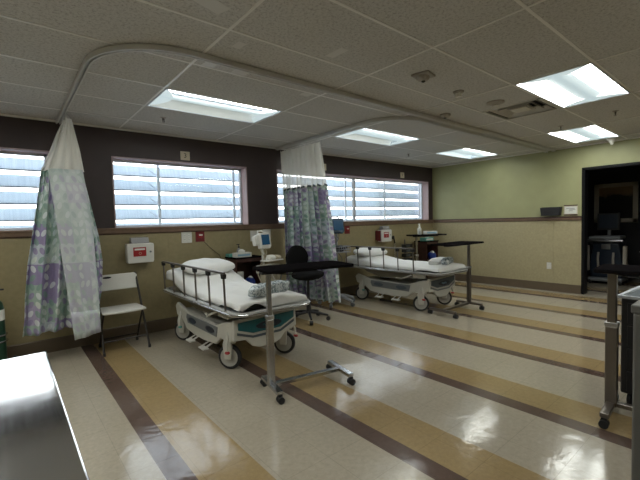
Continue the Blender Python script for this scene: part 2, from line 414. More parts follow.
# baseboards, chair rail
mb = MB(); mb.prism([(YW - .012, 0), (YW, 0), (YW, .15), (YW - .006, .15), (YW - .012, .14)], XL, XR, 'x'); struct(mb, 'baseboard_front', 'base_brown')
mb = MB(); mb.box(XR - .012, XR, DY1 + .002, YW - .012, 0, .15); mb.box(XR - .012, XR, YB, DY0, 0, .15); struct(mb, 'baseboard_right', 'base_brown', bevel=.004)
def rail(f0, f1, prof, name):
    mb = MB()
    mb.prism(prof, f0, f1, 'x' if name.endswith('1') else 'y', 0); return mb
mb = MB(); mb.box(XL, XR, YW - .022, YW, 1.272, 1.322, 0); mb.box(XL, XR, YW - .036, YW, 1.322, 1.34, 0); mb.box(XL, XR, YW - .014, YW, 1.262, 1.272, 1)
struct(mb, 'trim_1', ['rail_brown', 'rail_dark'], bevel=.003)
mb = MB(); mb.box(XR - .022, XR, DY1 + .002, YW - .036, 1.278, 1.318, 0); mb.box(XR - .03, XR, DY1 + .002, YW - .036, 1.318, 1.338, 1); mb.box(XR - .014, XR, DY1, YW - .036, 1.268, 1.278, 1)
struct(mb, 'trim_2', ['rail_brown', 'rail_dark'], bevel=.003)
mb = MB(); mb.box(XR - .004, XR, 2.572, 2.578, .15, 1.268); struct(mb, 'trim_3', 'tan_vinyl')
mb = MB(); mb.box(XL, XR, YW - .022, YW, ZC - .02, ZC - .001); mb.box(XR - .022, XR, YB, YW - .022, ZC - .02, ZC - .001); struct(mb, 'trim_4', 'grid_white')
mb = MB()
for x in (1.62, 2.62, 4.0, 5.35): mb.box(x, x + .004, YW - .003, YW, .15, 1.262)
struct(mb, 'trim_5', 'olive_vinyl')

# windows
def window(n, x0, x1, mulls, splits):
    r = bpy.data.objects.new('window_%d' % n, None); COL.objects.link(r); r['kind'] = 'structure'
    yo = YW + .2
    mb = MB(); t = .014
    mb.box(x0 - .001, x0 + t, YW - .006, yo, Z0, Z1); mb.box(x1 - t, x1 + .001, YW - .006, yo, Z0, Z1); mb.box(x0, x1, YW - .006, yo, Z1 - t, Z1 + .001); mb.box(x0, x1, YW, yo, Z0 - .002, Z0 + .008)
    mb.build('window_frame', 'mauve', r)
    mb = MB(); y0 = yo - .045; w = .025
    mb.box(x0 + t, x1 - t, y0, yo, Z0 + .008, Z0 + .008 + w); mb.box(x0 + t, x1 - t, y0, yo, Z1 - t - w, Z1 - t)
    mb.box(x0 + t, x0 + t + w, y0, yo, Z0, Z1 - t); mb.box(x1 - t - w, x1 - t, y0, yo, Z0, Z1 - t)
    mb.build('sash', 'white_frame', r)
    for s in splits:
        mb = MB(); mb.box(s - .02, s + .02, yo - .06, yo, Z0 + .008, Z1 - t); mb.build('mullion', 'mull_grey', r, bevel=.004)
    mb = MB(); mb.box(x0 + t + w, x1 - t - w, yo - .02, yo - .016, Z0 + .03, Z1 - .035); mb.build('pane', 'glass', r)
    # outside louvres
    yl = YW + .315
    for k in range(-1, 4):
        zb = 1.44 + .1865 * k
        mb = MB()
        mb.prism([(yl - .035, zb + .012), (yl - .029, zb + .008), (yl + .035, zb + .142), (yl + .029, zb + .146)], x0 - .1, x1 + .15, 'x')
        b = mb.build('louver_blade', 'louver', r)
        mb = MB(); mb.box(x0 - .1, x1 + .15, yl - .038, yl - .022, zb - .002, zb + .012); mb.build('louver_edge', 'grey_frame', b)
    for x in mulls:
        mb = MB(); mb.box(x - .018, x + .018, yl - .07, yl - .04, 1.2, 2.3)
        for k in range(-1, 4):
            z = 1.47 + .1865 * k; mb.bar((x - .03, yl - .04, z), (x - .12, yl - .045, z - .035 + .11), .008, .008)
        mb.build('louver_post', 'white_frame', r)
    return r
window(1, *WIN[0], (-.55,), ())
window(2, *WIN[1], (1.61, 2.71), ())
window(3, *WIN[2], (3.75, 5.05, 6.19, 7.4), (5.19,))
mb = MB(); mb.box(-30, 40, YW + .6, 60, -.3, -.05); struct(mb, 'ground_outside', 'concrete')

# ceiling: tiles with openings for the troffers and the vent
LIGHTS = [(1, 1), (3, 0), (3, -3), (1, -3), (-1, -3)]   # cell column, cell row (row j spans GY-j*TY .. GY-(j-1)*TY)
ADDED_LIGHTS = [(-3, 1), (-3, -3), (-3, -1), (-1, 4), (1, 4), (3, 4)]  # unseen troffers added outside the view to brighten the room
def cell(i, j): x0 = GX + i * TX; y1 = GY - (j - 1) * TY; return x0, x0 + TX, y1 - TY, y1
mb = MB()
for i in range(-5, 6):
    for j in range(-7, 11):
        x0, x1, y0, y1 = cell(i, j)
        if (i, j) in LIGHTS + ADDED_LIGHTS: continue
        x0 = max(x0, XL); x1 = min(x1, XR); y0 = max(y0, YB); y1 = min(y1, YW)
        if x1 <= x0 or y1 <= y0: continue
        if (i, j) == (1, 0): x1 = x0 + TX / 2
        mb.box(x0, x1, y0, y1, ZC, ZC + .02)
struct(mb, 'ceiling', 'ceiling')
mb = MB(); mb.box(XL - .2, XR + .16, YB - .2, YW + .2, ZC + .3, ZC + .34); struct(mb, 'light_block_slab', 'vent_dark')  # unseen slab added above the tiles to stop sky light leaking in
mb = MB()
for i in range(-5, 6):
    x = GX + i * TX
    if XL < x < XR: mb.box(x - .0095, x + .0095, YB, YW, ZC - .0035, ZC + .001)
for j in range(-7, 11):
    y = GY - j * TY
    if YB < y < YW: mb.box(XL, XR, y - .0095, y + .0095, ZC - .003, ZC + .001)
struct(mb, 'ceiling_grid', 'grid_white')

def troffer(i, j, label, lobes=('lens_warm', 'lens_mid', 'lens_bright'), grp='recessed ceiling lights', la=-.095, lb=.095):
    x0, x1, y0, y1 = cell(i, j); cx, cy = (x0 + x1) / 2, (y0 + y1) / 2
    r = thing('ceiling_light', label, 'ceiling light', (cx, cy, ZC), 0, grp)
    hx, hy = TX / 2 - .012, TY / 2 - .012
    mb = MB()
    for a in ((-hx, hx, -hy, -hy + .012), (-hx, hx, hy - .012, hy), (-hx, -hx + .012, -hy, hy), (hx - .012, hx, -hy, hy)): mb.box(*a, -.006, .1)
    mb.box(-hx, hx, -hy, hy, .1, .105)
    mb.build('frame', 'white_frame', r)
    h2 = hx - .013
    for s, m in ((1, lobes[0]), (-1, lobes[2])):      # far (window side), near
        mb = MB(); n = 8; pts = []
        for k in range(n + 1):
            u = k / n; e0 = lb if s > 0 else -la; y = s * (e0 + (hy - .013 - e0) * u); z = .014 + .075 * math.sin(PI * (.12 + .88 * u)) * 1.0
            if u == 1: z = .002
            pts.append((y, z))
        vs = [(x, y, z) for x in (-h2, h2) for y, z in pts]
        mb.add(vs, [(k, k + 1, n + 2 + k, n + 1 + k) for k in range(n)])
        mb.build('reflector', m, r, smooth='all')
    mb = MB(); n = 8
    vs = [(x, la + (lb - la) * k / n, -.004 + .022 * (1 - math.sin(PI * k / n))) for x in (-h2, h2) for k in range(n + 1)]
    mb.add(vs, [(k, k + 1, n + 2 + k, n + 1 + k) for k in range(n)]); mb.build('lens', lobes[1], r, smooth='all')
    for s in (-1, 1):
        q = [(s * (h2 - .13 * (1 - (2 * k / 12 - 1) ** 2)), (-hy + .014) + (2 * hy - .028) * k / 12) for k in range(13)]
        MB().prism(q + [(s * h2, hy - .014), (s * h2, -hy + .014)], .001, .004, 'z').build('end_plate', 'lens_cap', r)
    return r
troffer(1, 1, 'largest bright troffer light at the upper right of the ceiling, beside the square air vent', ('lens_warm', 'lens_mid', 'lens_bright'))
troffer(3, 0, 'bright troffer light in the ceiling above the dark doorway, second from the near right one', ('lens_bright', 'lens_mid', 'lens_bright'))
troffer(3, -3, 'small far troffer light in the ceiling near the corner of brown and green walls', ('lens_mid', 'lens_mid', 'lens_bright'))
troffer(1, -3, 'troffer light in the ceiling just right of the middle curtain track', ('lens_dim', 'lens_mid', 'lens_bright'), la=-.14, lb=.06)
troffer(-1, -3, 'long troffer light in the ceiling above the window marked 3, half of it dim', ('lens_dim', 'lens_mid', 'lens_bright'), la=-.10, lb=.02)
for i, j in ADDED_LIGHTS: troffer(i, j, 'unseen troffer light added out of view to brighten the room')

# air vent
r = thing('air_vent', 'square grey louvred air vent in the ceiling beside the largest light', 'air vent', (GX + 1.75 * TX, GY + .5 * TY, ZC))
mb = MB(); h = TX / 4 - .004
for a in ((-h, h, -h, -h + .03), (-h, h, h - .03, h), (-h, -h + .03, -h, h), (h - .03, h, -h, h)): mb.box(*a, -.006, .012)
mb.build('frame', 'vent_grey', r)
mb = MB(); mb.box(-h, h, -h, h, .1, .11); mb.build('backing', 'vent_dark', r)
for q in (.24, .175, .11):
    mb = MB()
    a, b = q, q - .035
    vs = [(sx * a, sy * a, .004) for sx, sy in ((-1, -1), (1, -1), (1, 1), (-1, 1))] + [(sx * b, sy * b, .045) for sx, sy in ((-1, -1), (1, -1), (1, 1), (-1, 1))]
    mb.add(vs, [(k, (k + 1) % 4, (k + 1) % 4 + 4, k + 4) for k in range(4)]); mb.build('vent_louver', 'vent_grey', r, solid=.004)
mb = MB(); mb.box(-.085, .085, -.085, .085, .0, .01); mb.build('centre_plate', 'vent_grey', r)

# ceiling fixtures
def sprinkler(x, y, label):
    r = thing('sprinkler_head', label, 'sprinkler', (x, y, ZC), 0, 'ceiling sprinklers')
    MB().lathe([(.034, 0), (.034, -.003), (.02, -.008), (.012, -.008)], 16).build('escutcheon', 'sm_plastic', r, smooth=True)
    mb = MB(); mb.lathe([(.008, -.005), (.008, -.03), (.004, -.03)], 10); mb.tube([(.012, 0, -.01), (.014, 0, -.035), (0, 0, -.048)], .003, 6); mb.tube([(-.012, 0, -.01), (-.014, 0, -.035), (0, 0, -.048)], .003, 6)
    mb.lathe([(.016, -.048), (.016, -.05)], 12); mb.build('sprinkler_body', 'rail_metal', r)
sprinkler(1.388, 4.31, 'small dark sprinkler head in the ceiling below the long light over the window marked 3')
sprinkler(5.634, 4.27, 'small dark sprinkler head in the ceiling above the right end of the far window')
sprinkler(5.69, 1.86, 'sprinkler head in the ceiling between the vent and the light above the doorway')
sprinkler(5.43, 1.22, 'sprinkler head in the ceiling at the right edge, beyond the largest light')
r = thing('smoke_detector', 'square based dome detector on the ceiling, nearest of the fixtures', 'smoke detector', (2.69, 1.88, ZC), .2)
MB().box(-.075, .075, -.075, .075, -.018, 0).build('base', 'sm_plastic', r, bevel=.006)
MB().lathe([(.052, -.018), (.05, -.035), (.036, -.05), (.03, -.052)], 24).build('dome', 'sm_plastic', r, smooth=True)
MB().lathe([(.016, -.052), (.014, -.06), (.006, -.064)], 16).build('lens', 'vent_dark', r, smooth=True)
r = thing('motion_sensor', 'small pale sensor with a short stub on the ceiling behind the dome detector', 'sensor', (3.31, 1.93, ZC), .1)
MB().lathe([(.048, 0), (.048, -.012), (.04, -.016)], 20).build('base', 'sm_plastic', r, smooth=True)
MB().box(-.022, .022, -.022, .022, -.05, -.016).build('sensor_body', 'grid_white', r, bevel=.005)
r = thing('ceiling_speaker', 'low round grey disc on the ceiling just left of the square vent', 'speaker', (3.93, 1.88, ZC))
MB().lathe([(.085, 0), (.085, -.01), (.06, -.02), (.03, -.026), (.01, -.026)], 28).build('grille', 'sm_plastic', r, smooth=True)
MB().lathe([(.02, -.026), (.018, -.034), (.006, -.036)], 12).build('cap', 'vent_grey', r, smooth=True)
r = thing('smoke_detector', 'round flat detector on the ceiling just in front of the curtain track', 'smoke detector', (3.9, 2.44, ZC))
MB().lathe([(.06, 0), (.06, -.015), (.05, -.03), (.03, -.038), (.008, -.038)], 24).build('housing', 'sm_plastic', r, smooth=True)
MB().lathe([(.014, -.038), (.012, -.044), (.004, -.046)], 12).build('sensor', 'vent_dark', r, smooth=True)
r = thing('occupancy_sensor', 'small white cone hanging from the ceiling at the light above the doorway', 'sensor', (7.33, 1.69, ZC))
MB().lathe([(.065, 0), (.06, -.01), (.03, -.055), (.016, -.09), (.008, -.092)], 20).build('cone', 'white_plastic', r, smooth=True)
MB().lathe([(.075, 0), (.075, -.005)], 20).build('rim', 'white_plastic', r)
for x, y, a, w, d, lb in ((1.25, 2.3, .1, .06, .1, 'small clear tape patch nearer the viewer than the curtain track'),
                    (1.85, 2.0, .05, .07, .16, 'pale square of tape alone in mid ceiling'),
                    (.9, 1.96, .3, .2, .1, 'largest scuffed patch of tape at the top edge of the ceiling'),
                    (1.22, 2.7, .1, .09, .12, 'left patch of clear tape behind the curtain track'), (1.47, 2.72, .1, .12, .12, 'right patch of clear tape behind the curtain track'),
                    (2.2, 2.8, .1, .1, .1, 'patch of tape where grid bars cross, left of the middle curtain')):
    mb = MB(); mb.box(-w / 2, w / 2, -d / 2, d / 2, -.001, 0); o = mb.build('tape_patch', 'tape'); o.location = (x, y, ZC - .0005); o.rotation_euler.z = a
    tag(o, lb, 'tape', 'tape patches on the ceiling')

# curtain tracks
def arc(cx, cy, r, a0, a1, n=14): return [(cx + r * math.cos(a0 + (a1 - a0) * k / n), cy + r * math.sin(a0 + (a1 - a0) * k / n)) for k in range(n + 1)]
def track(pts, name, label):
    r = thing(name, label, 'curtain track', (0, 0, ZC))
    n = len(pts); sects = []
    prof = [(-.02, -.006), (.02, -.006), (.02, -.042), (.007, -.042), (.007, -.036), (.014, -.036), (.014, -.012), (-.014, -.012), (-.014, -.036), (-.007, -.036), (-.007, -.042), (-.02, -.042)]
    vs = []; 
    for i, p in enumerate(pts):
        t = Vector(pts[min(i + 1, n - 1)]) - Vector(pts[max(i - 1, 0)]); t.normalize(); nx = Vector((t.y, -t.x))
        for a, z in prof: vs.append((p[0] + nx.x * a, p[1] + nx.y * a, z))
    m = len(prof); fs = [(i * m + k, i * m + (k + 1) % m, (i + 1) * m + (k + 1) % m, (i + 1) * m + k) for i in range(n - 1) for k in range(m)]
    MB().add(vs, fs).build('rail_channel', 'rail_white', r)
    d = MB()
    for i in range(0, n, 6): d.box(pts[i][0] - .012, pts[i][0] + .012, pts[i][1] - .012, pts[i][1] + .012, -.008, -.003)
    d.build('ceiling_clip', 'rail_white', r)
    return r
M['rail_white'] = mat('track_aluminium', (.58, .57, .54), .4, metal=.2)
XA, YA = .5, 2.56
pa = [(XA, YW - .03), (XA, 4.3), (XA, 3.6), (XA, 3.2)] + arc(XA + .55, YA + .55, .55, PI, 1.5 * PI) + [(x, YA) for x in (1.4, 2, 2.6, 3.2, 3.8, 4.4, 5, 5.6, 6.2, 6.8, XR - .02)]
track(pa, 'curtain_track', 'curved white curtain track looping from the left curtain across the whole ceiling')
XB, YBt = 3.33, 2.68
pb = [(XB, YW - .03), (XB, 4.3), (XB, 3.6)] + arc(XB + .5, YBt + .5, .5, PI, 1.5 * PI) + [(x, YBt) for x in (4.4, 5, 5.6, 6.2, 6.8, XR - .02)]
track(pb, 'curtain_track', 'shorter curved curtain track carrying the middle curtain, running to the green wall')

# ------------------------------------------------------------------ curtains
def lerp_tab(tab, z):
    tab = sorted(tab)
    if z <= tab[0][0]: return tab[0][1:]
    for a, b in zip(tab, tab[1:]):
        if z <= b[0]:
            f = (z - a[0]) / (b[0] - a[0]); return tuple(p + (q - p) * f for p, q in zip(a[1:], b[1:]))
    return tab[-1][1:]
def cloth(pos, nu, nv, cw, z0, z1):
    mb = MB(); uvs = []; vs = []
    for j in range(nv + 1):
        for i in range(nu + 1):
            u = i / nu; z = z0 + (z1 - z0) * j / nv
            vs.append(pos(u, z)); uvs.append((u * cw, z))
    fs = [(j * (nu + 1) + i, j * (nu + 1) + i + 1, (j + 1) * (nu + 1) + i + 1, (j + 1) * (nu + 1) + i) for j in range(nv) for i in range(nu)]
    mb.add(vs, fs); return mb, uvs
# left curtain, gathered at the end of its track
c1 = thing('privacy_curtain', 'lavender and green leaf print curtain gathered at the far left, over the white chair', 'curtain', (.53, 4.6, 0), 0, 'hospital privacy curtains')
def off(v, c=(.53, 4.6)): return Vector((v[0] - c[0], v[1] - c[1], v[2]))
back = [(.25, .07, .73), (.46, .10, .735), (.68, .115, .78), (1.0, .15, .80), (1.25, .193, .777), (1.6, .25, .71), (1.93, .30, .648), (2.13, .378, .623), (2.3, .44, .59), (2.46, .509, .56)]
def pos_back(u, z):
    a, b = lerp_tab(back, z); k = min(1, max(.15, (2.46 - z) / 1.2))
    zz = z + (.04 * (u) if z < .4 else 0)
    return off((a + (b - a) * u, 4.66 + .055 * k * math.sin(u * 26 + .6 * math.sin(z * 2)) + .02 * math.sin(u * 61), zz))
mb, uv = cloth(pos_back, 120, 50, 1.05, .30, 1.94); mb.build('printed_cloth', 'curtain_print', c1, smooth='all', uvs=uv, solid=.002)
front = [(.2, .49, .72), (.74, .445, .715), (1.33, .396, .69), (1.53, .38, .677), (1.93, .344, .63)]
def pos_front(u, z):
    a, b = lerp_tab(front, z)
    zz = z + (-.02 + .045 * u if z < .5 else 0)
    return off((a + (b - a) * u, 4.52 - .03 * math.sin(u * 2.6) + .012 * math.sin(u * 11 + z) + .02 * math.sin(z * 2.2 + u), zz))
mb, uv = cloth(pos_front, 40, 50, .5, .235, 1.93); o = mb.build('folded_flap', 'curtain_reverse', c1, smooth='all', uvs=uv, solid=.002); o['label'] = 'pale reverse side of the cloth folded to the front'
def pos_hem(u, z):
    p = pos_front(u, z); p.y -= .006; return p
mb, uv = cloth(pos_hem, 30, 4, .5, .235, .50); mb.build('hem', 'curtain_reverse', o, smooth='all', uvs=uv, solid=.001)
mb, uv = cloth(lambda u, z: pos_back(u, z) + Vector((0, -.003, .012 * math.sin(u * 47))), 120, 2, 1, 1.925, 1.955); mb.build('header_hem', 'hem_green', c1, smooth='all', uvs=uv, solid=.004)
def pos_net(u, z):
    a, b = lerp_tab(back, z); k = min(1, max(.3, (2.46 - z) / .55)); q = min(1, (2.46 - z) / .3)
    return off((a + (b - a) * u, 4.6 + .05 * k * math.sin(u * 30) + .02 * math.sin(u * 13 + z * 5), z))
mb, uv = cloth(pos_net, 90, 16, 1, 1.92, 2.44); mb.build('net_header', 'net', c1, smooth='all', uvs=uv)
def pos_net2(u, z):
    a, b = lerp_tab(back, z); s = (2.46 - z) / .55
    return off((.36 + .17 * (1 - s) + (b - .36 - .17 * (1 - s)) * u, 4.53 + .02 * s * math.sin(u * 20), z))
mb, uv = cloth(pos_net2, 60, 14, 1, 1.92, 2.44); mb.build('net_header', 'net', c1, smooth='all', uvs=uv)
for k in range(5):
    mb = MB(); x = .515 + .012 * k; y = 4.54 + .03 * k
    mb.tube([(x - .53, y - 4.6, 2.40), (x - .53, y - 4.6, 2.487)], .0025, 6); mb.ell((x - .53, y - 4.6, 2.44 - .01 * (k % 2)), (.012, .012, .014), 8, 6); mb.build('hook', 'white_plastic', c1, smooth=True)

# middle curtain, hanging along its track
c2 = thing('privacy_curtain', 'lavender and green leaf print curtain hanging in folds in the middle, behind the stool', 'curtain', (3.4, 4.5, 0), 0, 'hospital privacy curtains')
def pos_c2(u, z, amp=1):
    f = (2.46 - z) / 2.3                     # 0 top .. 1 bottom
    y = 4.97 - (.93 + .08 * f) * u - .02 * f
    x = 3.345 + .05 * u + .02 * f + .23 * f * u * u
    w = (.018 + .042 * min(1, f * 1.6)) * amp
    x += w * math.sin(u * 56 + .9 * math.sin(z * 1.1)) + .4 * w * math.sin(u * 19 + 1)
    y += .6 * w * math.cos(u * 56)
    return Vector((x - 3.4, y - 4.5, z))
mb, uv = cloth(lambda u, z: pos_c2(u, z), 220, 44, 1.7, .20, 1.86); o = mb.build('printed_cloth', 'curtain_print_small', c2, smooth='all', uvs=uv, solid=.002)
mb, uv = cloth(lambda u, z: pos_c2(u, z), 220, 14, 2.6, 1.86, 2.455); mb.build('net_header', 'net', c2, smooth='all', uvs=uv)
mb, uv = cloth(lambda u, z: pos_c2(u, z) + Vector((.004, 0, .012 * math.sin(u * 60))), 220, 2, 2.6, 1.845, 1.875); mb.build('hem', 'slate', o, smooth='all', uvs=uv, solid=.004)
for k in range(10):
    p = pos_c2((k + .5) / 10, 2.46, .0); mb = MB(); mb.tube([(XB - 3.4, p.y, 2.44), (XB - 3.4, p.y, 2.487)], .0025, 6); mb.ell((XB - 3.4, p.y, 2.452), (.008, .008, .01), 8, 6); mb.build('hook', 'white_plastic', c2, smooth=True)

# ------------------------------------------------------------------ stretchers
def wheel_parts(parent, x, y, r=.116, w=.038, sx=1):
    X = Matrix.Translation((x, y, r)) @ Matrix.Rotation(.62, 4, 'Z') @ Matrix.Rotation(PI / 2, 4, 'Y')
    wh = MB().lathe([(r - .03, -w / 2), (r - .006, -w / 2), (r, -w / 4), (r, w / 4), (r - .006, w / 2), (r - .03, w / 2)], 32, X=X).build('wheel', 'rubber', parent, smooth=True)
    MB().lathe([(.012, -w / 2 - .012), (.03, -w / 2 - .006), (r - .044, -w / 2 - .001), (r - .028, -w / 2 - .004), (r - .028, w / 2 + .004), (r - .044, w / 2 + .001), (.03, w / 2 + .006), (.012, w / 2 + .012)], 28, X=X).build('hub', 'hub_grey', wh, smooth=True)
    return wh
def stretcher(x, y, label, teal, head, ry0=.20):
    r = thing('stretcher', label, 'hospital bed', (x, y, 0), 0, 'wheeled stretchers')
    # local: centreline x=0, foot end y=0, head end y=2.0
    for wx in (-.30, .31):
        for wy in (.40, 1.6):
            w = wheel_parts(r, wx, wy)
            mb = MB(); XW = Matrix.Translation((wx, wy, 0)) @ Matrix.Rotation(.62, 4, 'Z') @ Matrix.Translation((-wx, -wy, 0))
            s = -1 if wx < 0 else 1
            mb.prism([(wy - .035, .10), (wy + .035, .10), (wy + .05, .24), (wy + .02, .34), (wy - .03, .34), (wy - .045, .22)], wx - .05, wx - .028, 'x', X=XW)
            mb.box(wx - .03, wx + .05 * 1, wy - .03, wy + .03, .235, .27)
            mb.build('caster_fork', 'bed_white', r, bevel=.008)
            mb = MB(); mb.tube([(wx + s * .04, wy - .05, .36), (wx + s * .07, wy - .09, .27), (wx + s * .075, wy - .10, .19)], [.014, .012, .009], 8)
            b = mb.build('brake_lever', 'bed_white', r, smooth=True)
            MB().ell((wx + s * .075, wy - .10, .19), (.022, .03, .014)).build('pedal_pad', 'red' if wy < 1 else 'green_box', b, smooth=True)
    # base shroud: side profile along y, arches over the wheels
    side = [(.28, .47), (.24, .40), (.27, .30), (.30, .27), (.50, .27), (.62, .19), (.9, .165), (1.15, .165), (1.38, .19), (1.5, .27), (1.68, .30), (1.72, .40), (1.66, .45), (1.35, .39), (.95, .36), (.6, .38), (.42, .44)]
    mb = MB(); mb.prism(side, -.345, -.305, 'x'); mb.prism(side, .305, .345, 'x'); mb.build('side_shroud', 'bed_white', r, bevel=.012)
    mb = MB(); mb.box(-.305, .305, .3, 1.65, .33, .37); mb.build('base_pan', 'bed_white', r, bevel=.01)
    end = [(-.34, .49), (-.345, .30), (-.22, .29), (-.15, .22), (-.08, .195), (.08, .195), (.15, .22), (.22, .29), (.345, .32), (.34, .49)]
    mb = MB(); mb.prism(end, .225, .265, 'y'); mb.build('end_shroud', 'bed_white', r, bevel=.012)
    mb = MB(); mb.prism([(-.30, .46), (-.30, .395), (-.15, .345), (.15, .345), (.31, .415), (.31, .48)], .218, .226, 'y'); e = mb.build('end_panel', 'teal' if teal else 'slate', r, bevel=.003)
    mb = MB(); mb.prism([(.14 * math.cos(a * PI / 12) + .02, .40 + .036 * math.sin(a * PI / 12)) for a in range(24)], .212, .219, 'y'); mb.build('badge', 'navy', e)
    mb = MB(); mb.tube([(-.05 + .012 * k, .2095, .40 + .014 * math.sin(k * 1.7)) for k in range(11)], .004, 6); mb.build('badge_lettering', 'teal' if teal else 'light_blue', e)
    mb = MB(); mb.prism([(-.31, .375), (-.31, .352), (-.15, .30), (.15, .30), (.31, .37), (.31, .395), (.15, .322), (-.15, .322)], .2185, .2255, 'y'); mb.build('end_stripe', 'slate' if teal else 'caster_grey', e)
    mb = MB(); mb.prism([(.55, .37), (.58, .27), (1.32, .27), (1.36, .33), (1.34, .37)], -.352, -.344, 'x'); sp_ = mb.build('side_panel', 'caster_grey', r, bevel=.003)
    for cy in (.72, 1.18):
        mb = MB(); mb.prism([(cy + .10 * math.cos(a * PI / 10), .318 + .03 * math.sin(a * PI / 10)) for a in range(20)], -.357, -.351, 'x'); mb.build('badge', 'navy' if teal else 'slate', sp_)
    # pedals low on the side
    for cy in (.78, 1.12):
        mb = MB(); mb.tube([(-.30, cy, .16), (-.38, cy - .01, .13)], .01, 8); mb.box(-.43, -.37, cy - .06, cy + .06, .12, .135); mb.tube([(-.3, cy + .1, .15), (-.4, cy + .1, .11)], .008, 8)
        mb.build('foot_pedal', 'white_plastic', r, bevel=.003)
    # lift columns and under-deck parts
    for cy in (.6, 1.35):
        mb = MB(); mb.lathe([(.085, .34), (.085, .44), (.065, .44), (.065, .56)], 20, c=(0, cy, 0)); mb.build('lift_column', 'caster_grey', r, smooth=True)
    mb = MB(); mb.prism([(.5, .56), (.55, .50), (.75, .44), (1.2, .43), (1.5, .50), (1.6, .56)], -.30, .28, 'x'); mb.build('underdeck_cover', 'beige_dark', r, bevel=.01)
    mb = MB(); mb.box(-.36, -.31, .30, .50, .49, .55); mb.tube([(-.36, .52, .53), (-.40, .58, .50), (-.38, .68, .46), (-.35, .82, .46)], .012, 8); mb.build('release_handle', 'bed_white', r, bevel=.006)
    # deck
    mb = MB(); mb.box(-.34, .34, .08, 1.95, .555, .585); mb.build('deck', 'steel', r, bevel=.006)
    def loop(hw, y0, y1, rc, z, n=7):
        pts = []
        for cx, cy, a in ((hw - rc, y0 + rc, -PI / 2), (hw - rc, y1 - rc, 0), (-hw + rc, y1 - rc, PI / 2), (-hw + rc, y0 + rc, PI)):
            for k in range(n): 
                t = a + PI / 2 * k / (n - 1); pts.append((cx + rc * math.cos(t), cy + rc * math.sin(t), z))
        return pts
    mb = MB(); a = loop(.43, -.0, 2.0, .16, .575); n = len(a); inn = loop(.375, .05, 1.95, .11, .575)
    vs = [(p[0], p[1], z) for z in (.555, .592) for p in a] + [(p[0], p[1], z) for z in (.555, .592) for p in inn]
    fs = []
    for k in range(n):
        j = (k + 1) % n; fs += [(k, j, n + j, n + k), (2 * n + k, 3 * n + k, 3 * n + j, 2 * n + j), (n + k, n + j, 3 * n + j, 3 * n + k), (k, 2 * n + k, 2 * n + j, j)]
    mb.add(vs, fs); bp = mb.build('bumper', 'grey_bumper', r, smooth=True, bevel=.008)
    mb = MB(); mb.tube(loop(.432, -.002, 2.002, .162, .574), .006, 6, closed=True); mb.build('bumper_strip', 'chrome', bp)
    # mattress profile
    def topz(v):                            # v along y
        f = max(0, min(1, (v - 1.1) / .65)); f = f * f * (3 - 2 * f); return .665 + head * f
    def prof(off=0):
        ys = [.10 + 1.82 * k / 24 for k in range(25)]
        return [(yy, topz(yy) + off - .03) for yy in ys]
    p1 = prof(); p0 = [(yy, max(.588, zz - .06)) for yy, zz in p1]
    mb = MB(); mb.prism(p1 + p0[::-1], -.33, .33, 'x'); mb.build('mattress', 'black_plastic', r, bevel=.02)
    mb = MB(); mb.prism([(yy, zz - .002) for yy, zz in p0[12:]] + [(yy, max(.586, zz - .03)) for yy, zz in p0[12:]][::-1], -.33, .33, 'x'); mb.build('backrest_panel', 'caster_grey', r)
    # side rails: the left one up, the right one folded down
    rl = MB(); y0, y1, z0, z1, X0 = ry0 + .03, 1.86, .60, .925, -.418
    rl.bar((X0, y0 - .02, z1), (X0, y1 + .03, z1 - .005), .022, .02); R_ = rl.build('rail_bar', 'rail_metal', r, bevel=.004)
    for k in range(6):
        yy = y0 + (y1 - y0) * k / 5
        mb = MB(); mb.tube([(X0 + .004, yy - .01, z0 - .03), (X0, yy, z1 - .01)], .0095, 10); mb.lathe([(.014, -.0), (.014, .03)], 10, c=(X0 + .004, yy - .01, z0 - .035))
        p = mb.build('rail_post', 'rail_metal', r, smooth=True)
        MB().prism([(yy - .03, z1 - .008), (yy + .03, z1 - .008), (yy + .02, z1 - .05), (yy - .02, z1 - .05)], X0 - .016, X0 + .016, 'x').build('post_cap', 'vent_dark', p, bevel=.003)
    mb = MB(); mb.bar((.455, .25, .50), (.455, 1.8, .50), .02); 
    for k in range(6): yy = .3 + 1.45 * k / 5; mb.tube([(.445, yy, .50), (.415, yy + .1, .565)], .009, 8)
    mb.build('folded_rail', 'rail_metal', r)
    # sheet
    mb = MB(); nu, nv = 46, 84; ws = .36; vs = []; hang = .10
    rnd = random.Random(int(x * 10))
    L1 = hang + 2 * ws + hang; uvs = []
    for j in range(nv + 1):
        v = -.12 + (1.93 + .12) * j / nv
        for i in range(nu + 1):
            s = i / nu * L1 - L1 / 2
            hx = ws - .018; ax = abs(s)
            if ax <= hx: X_, dz = s, 0
            else:
                d = ax - hx; X_ = math.copysign(hx + .022 * math.sin(min(1, d / .05) * PI / 2) + .008 * math.sin(v * 17 + (s > 0) * 2) * min(1, d / .08), s); dz = -max(0, d - .012)
            yv = v
            zt = topz(max(v, .09)) + .008
            if v < .085:                    # drape over the foot
                d = .085 - v; yv = .085 - .03 * math.sin(min(1, d / .05) * PI / 2); hd = max(0, d - .01) * (.62 + .25 * (s > .1))
                if teal and s < 0: hd = min(hd, .018 + .13 * abs((s + .22) / .2) ** 1.5)
                dz -= hd
            nz = noise.noise(Vector((s * 4 + x, v * 3, 0))) * .016 + noise.noise(Vector((s * 11, v * 7 + x, 3))) * .009
            ridge = .012 * max(0, math.sin(s * 15 + v * 4 + 1)) * (v < .6)
            z = zt + dz + nz + ridge + .012 - .04 * min(1, ax / hx) ** 2.5
            # near left corner pulled back so the mattress shows
            if s < -.20 and v < .42:
                q = min(1, (-.20 - s) / .16) * min(1, (.42 - v) / .16)
                if s < -hx: z = max(z, .612)
                z += .0 * q
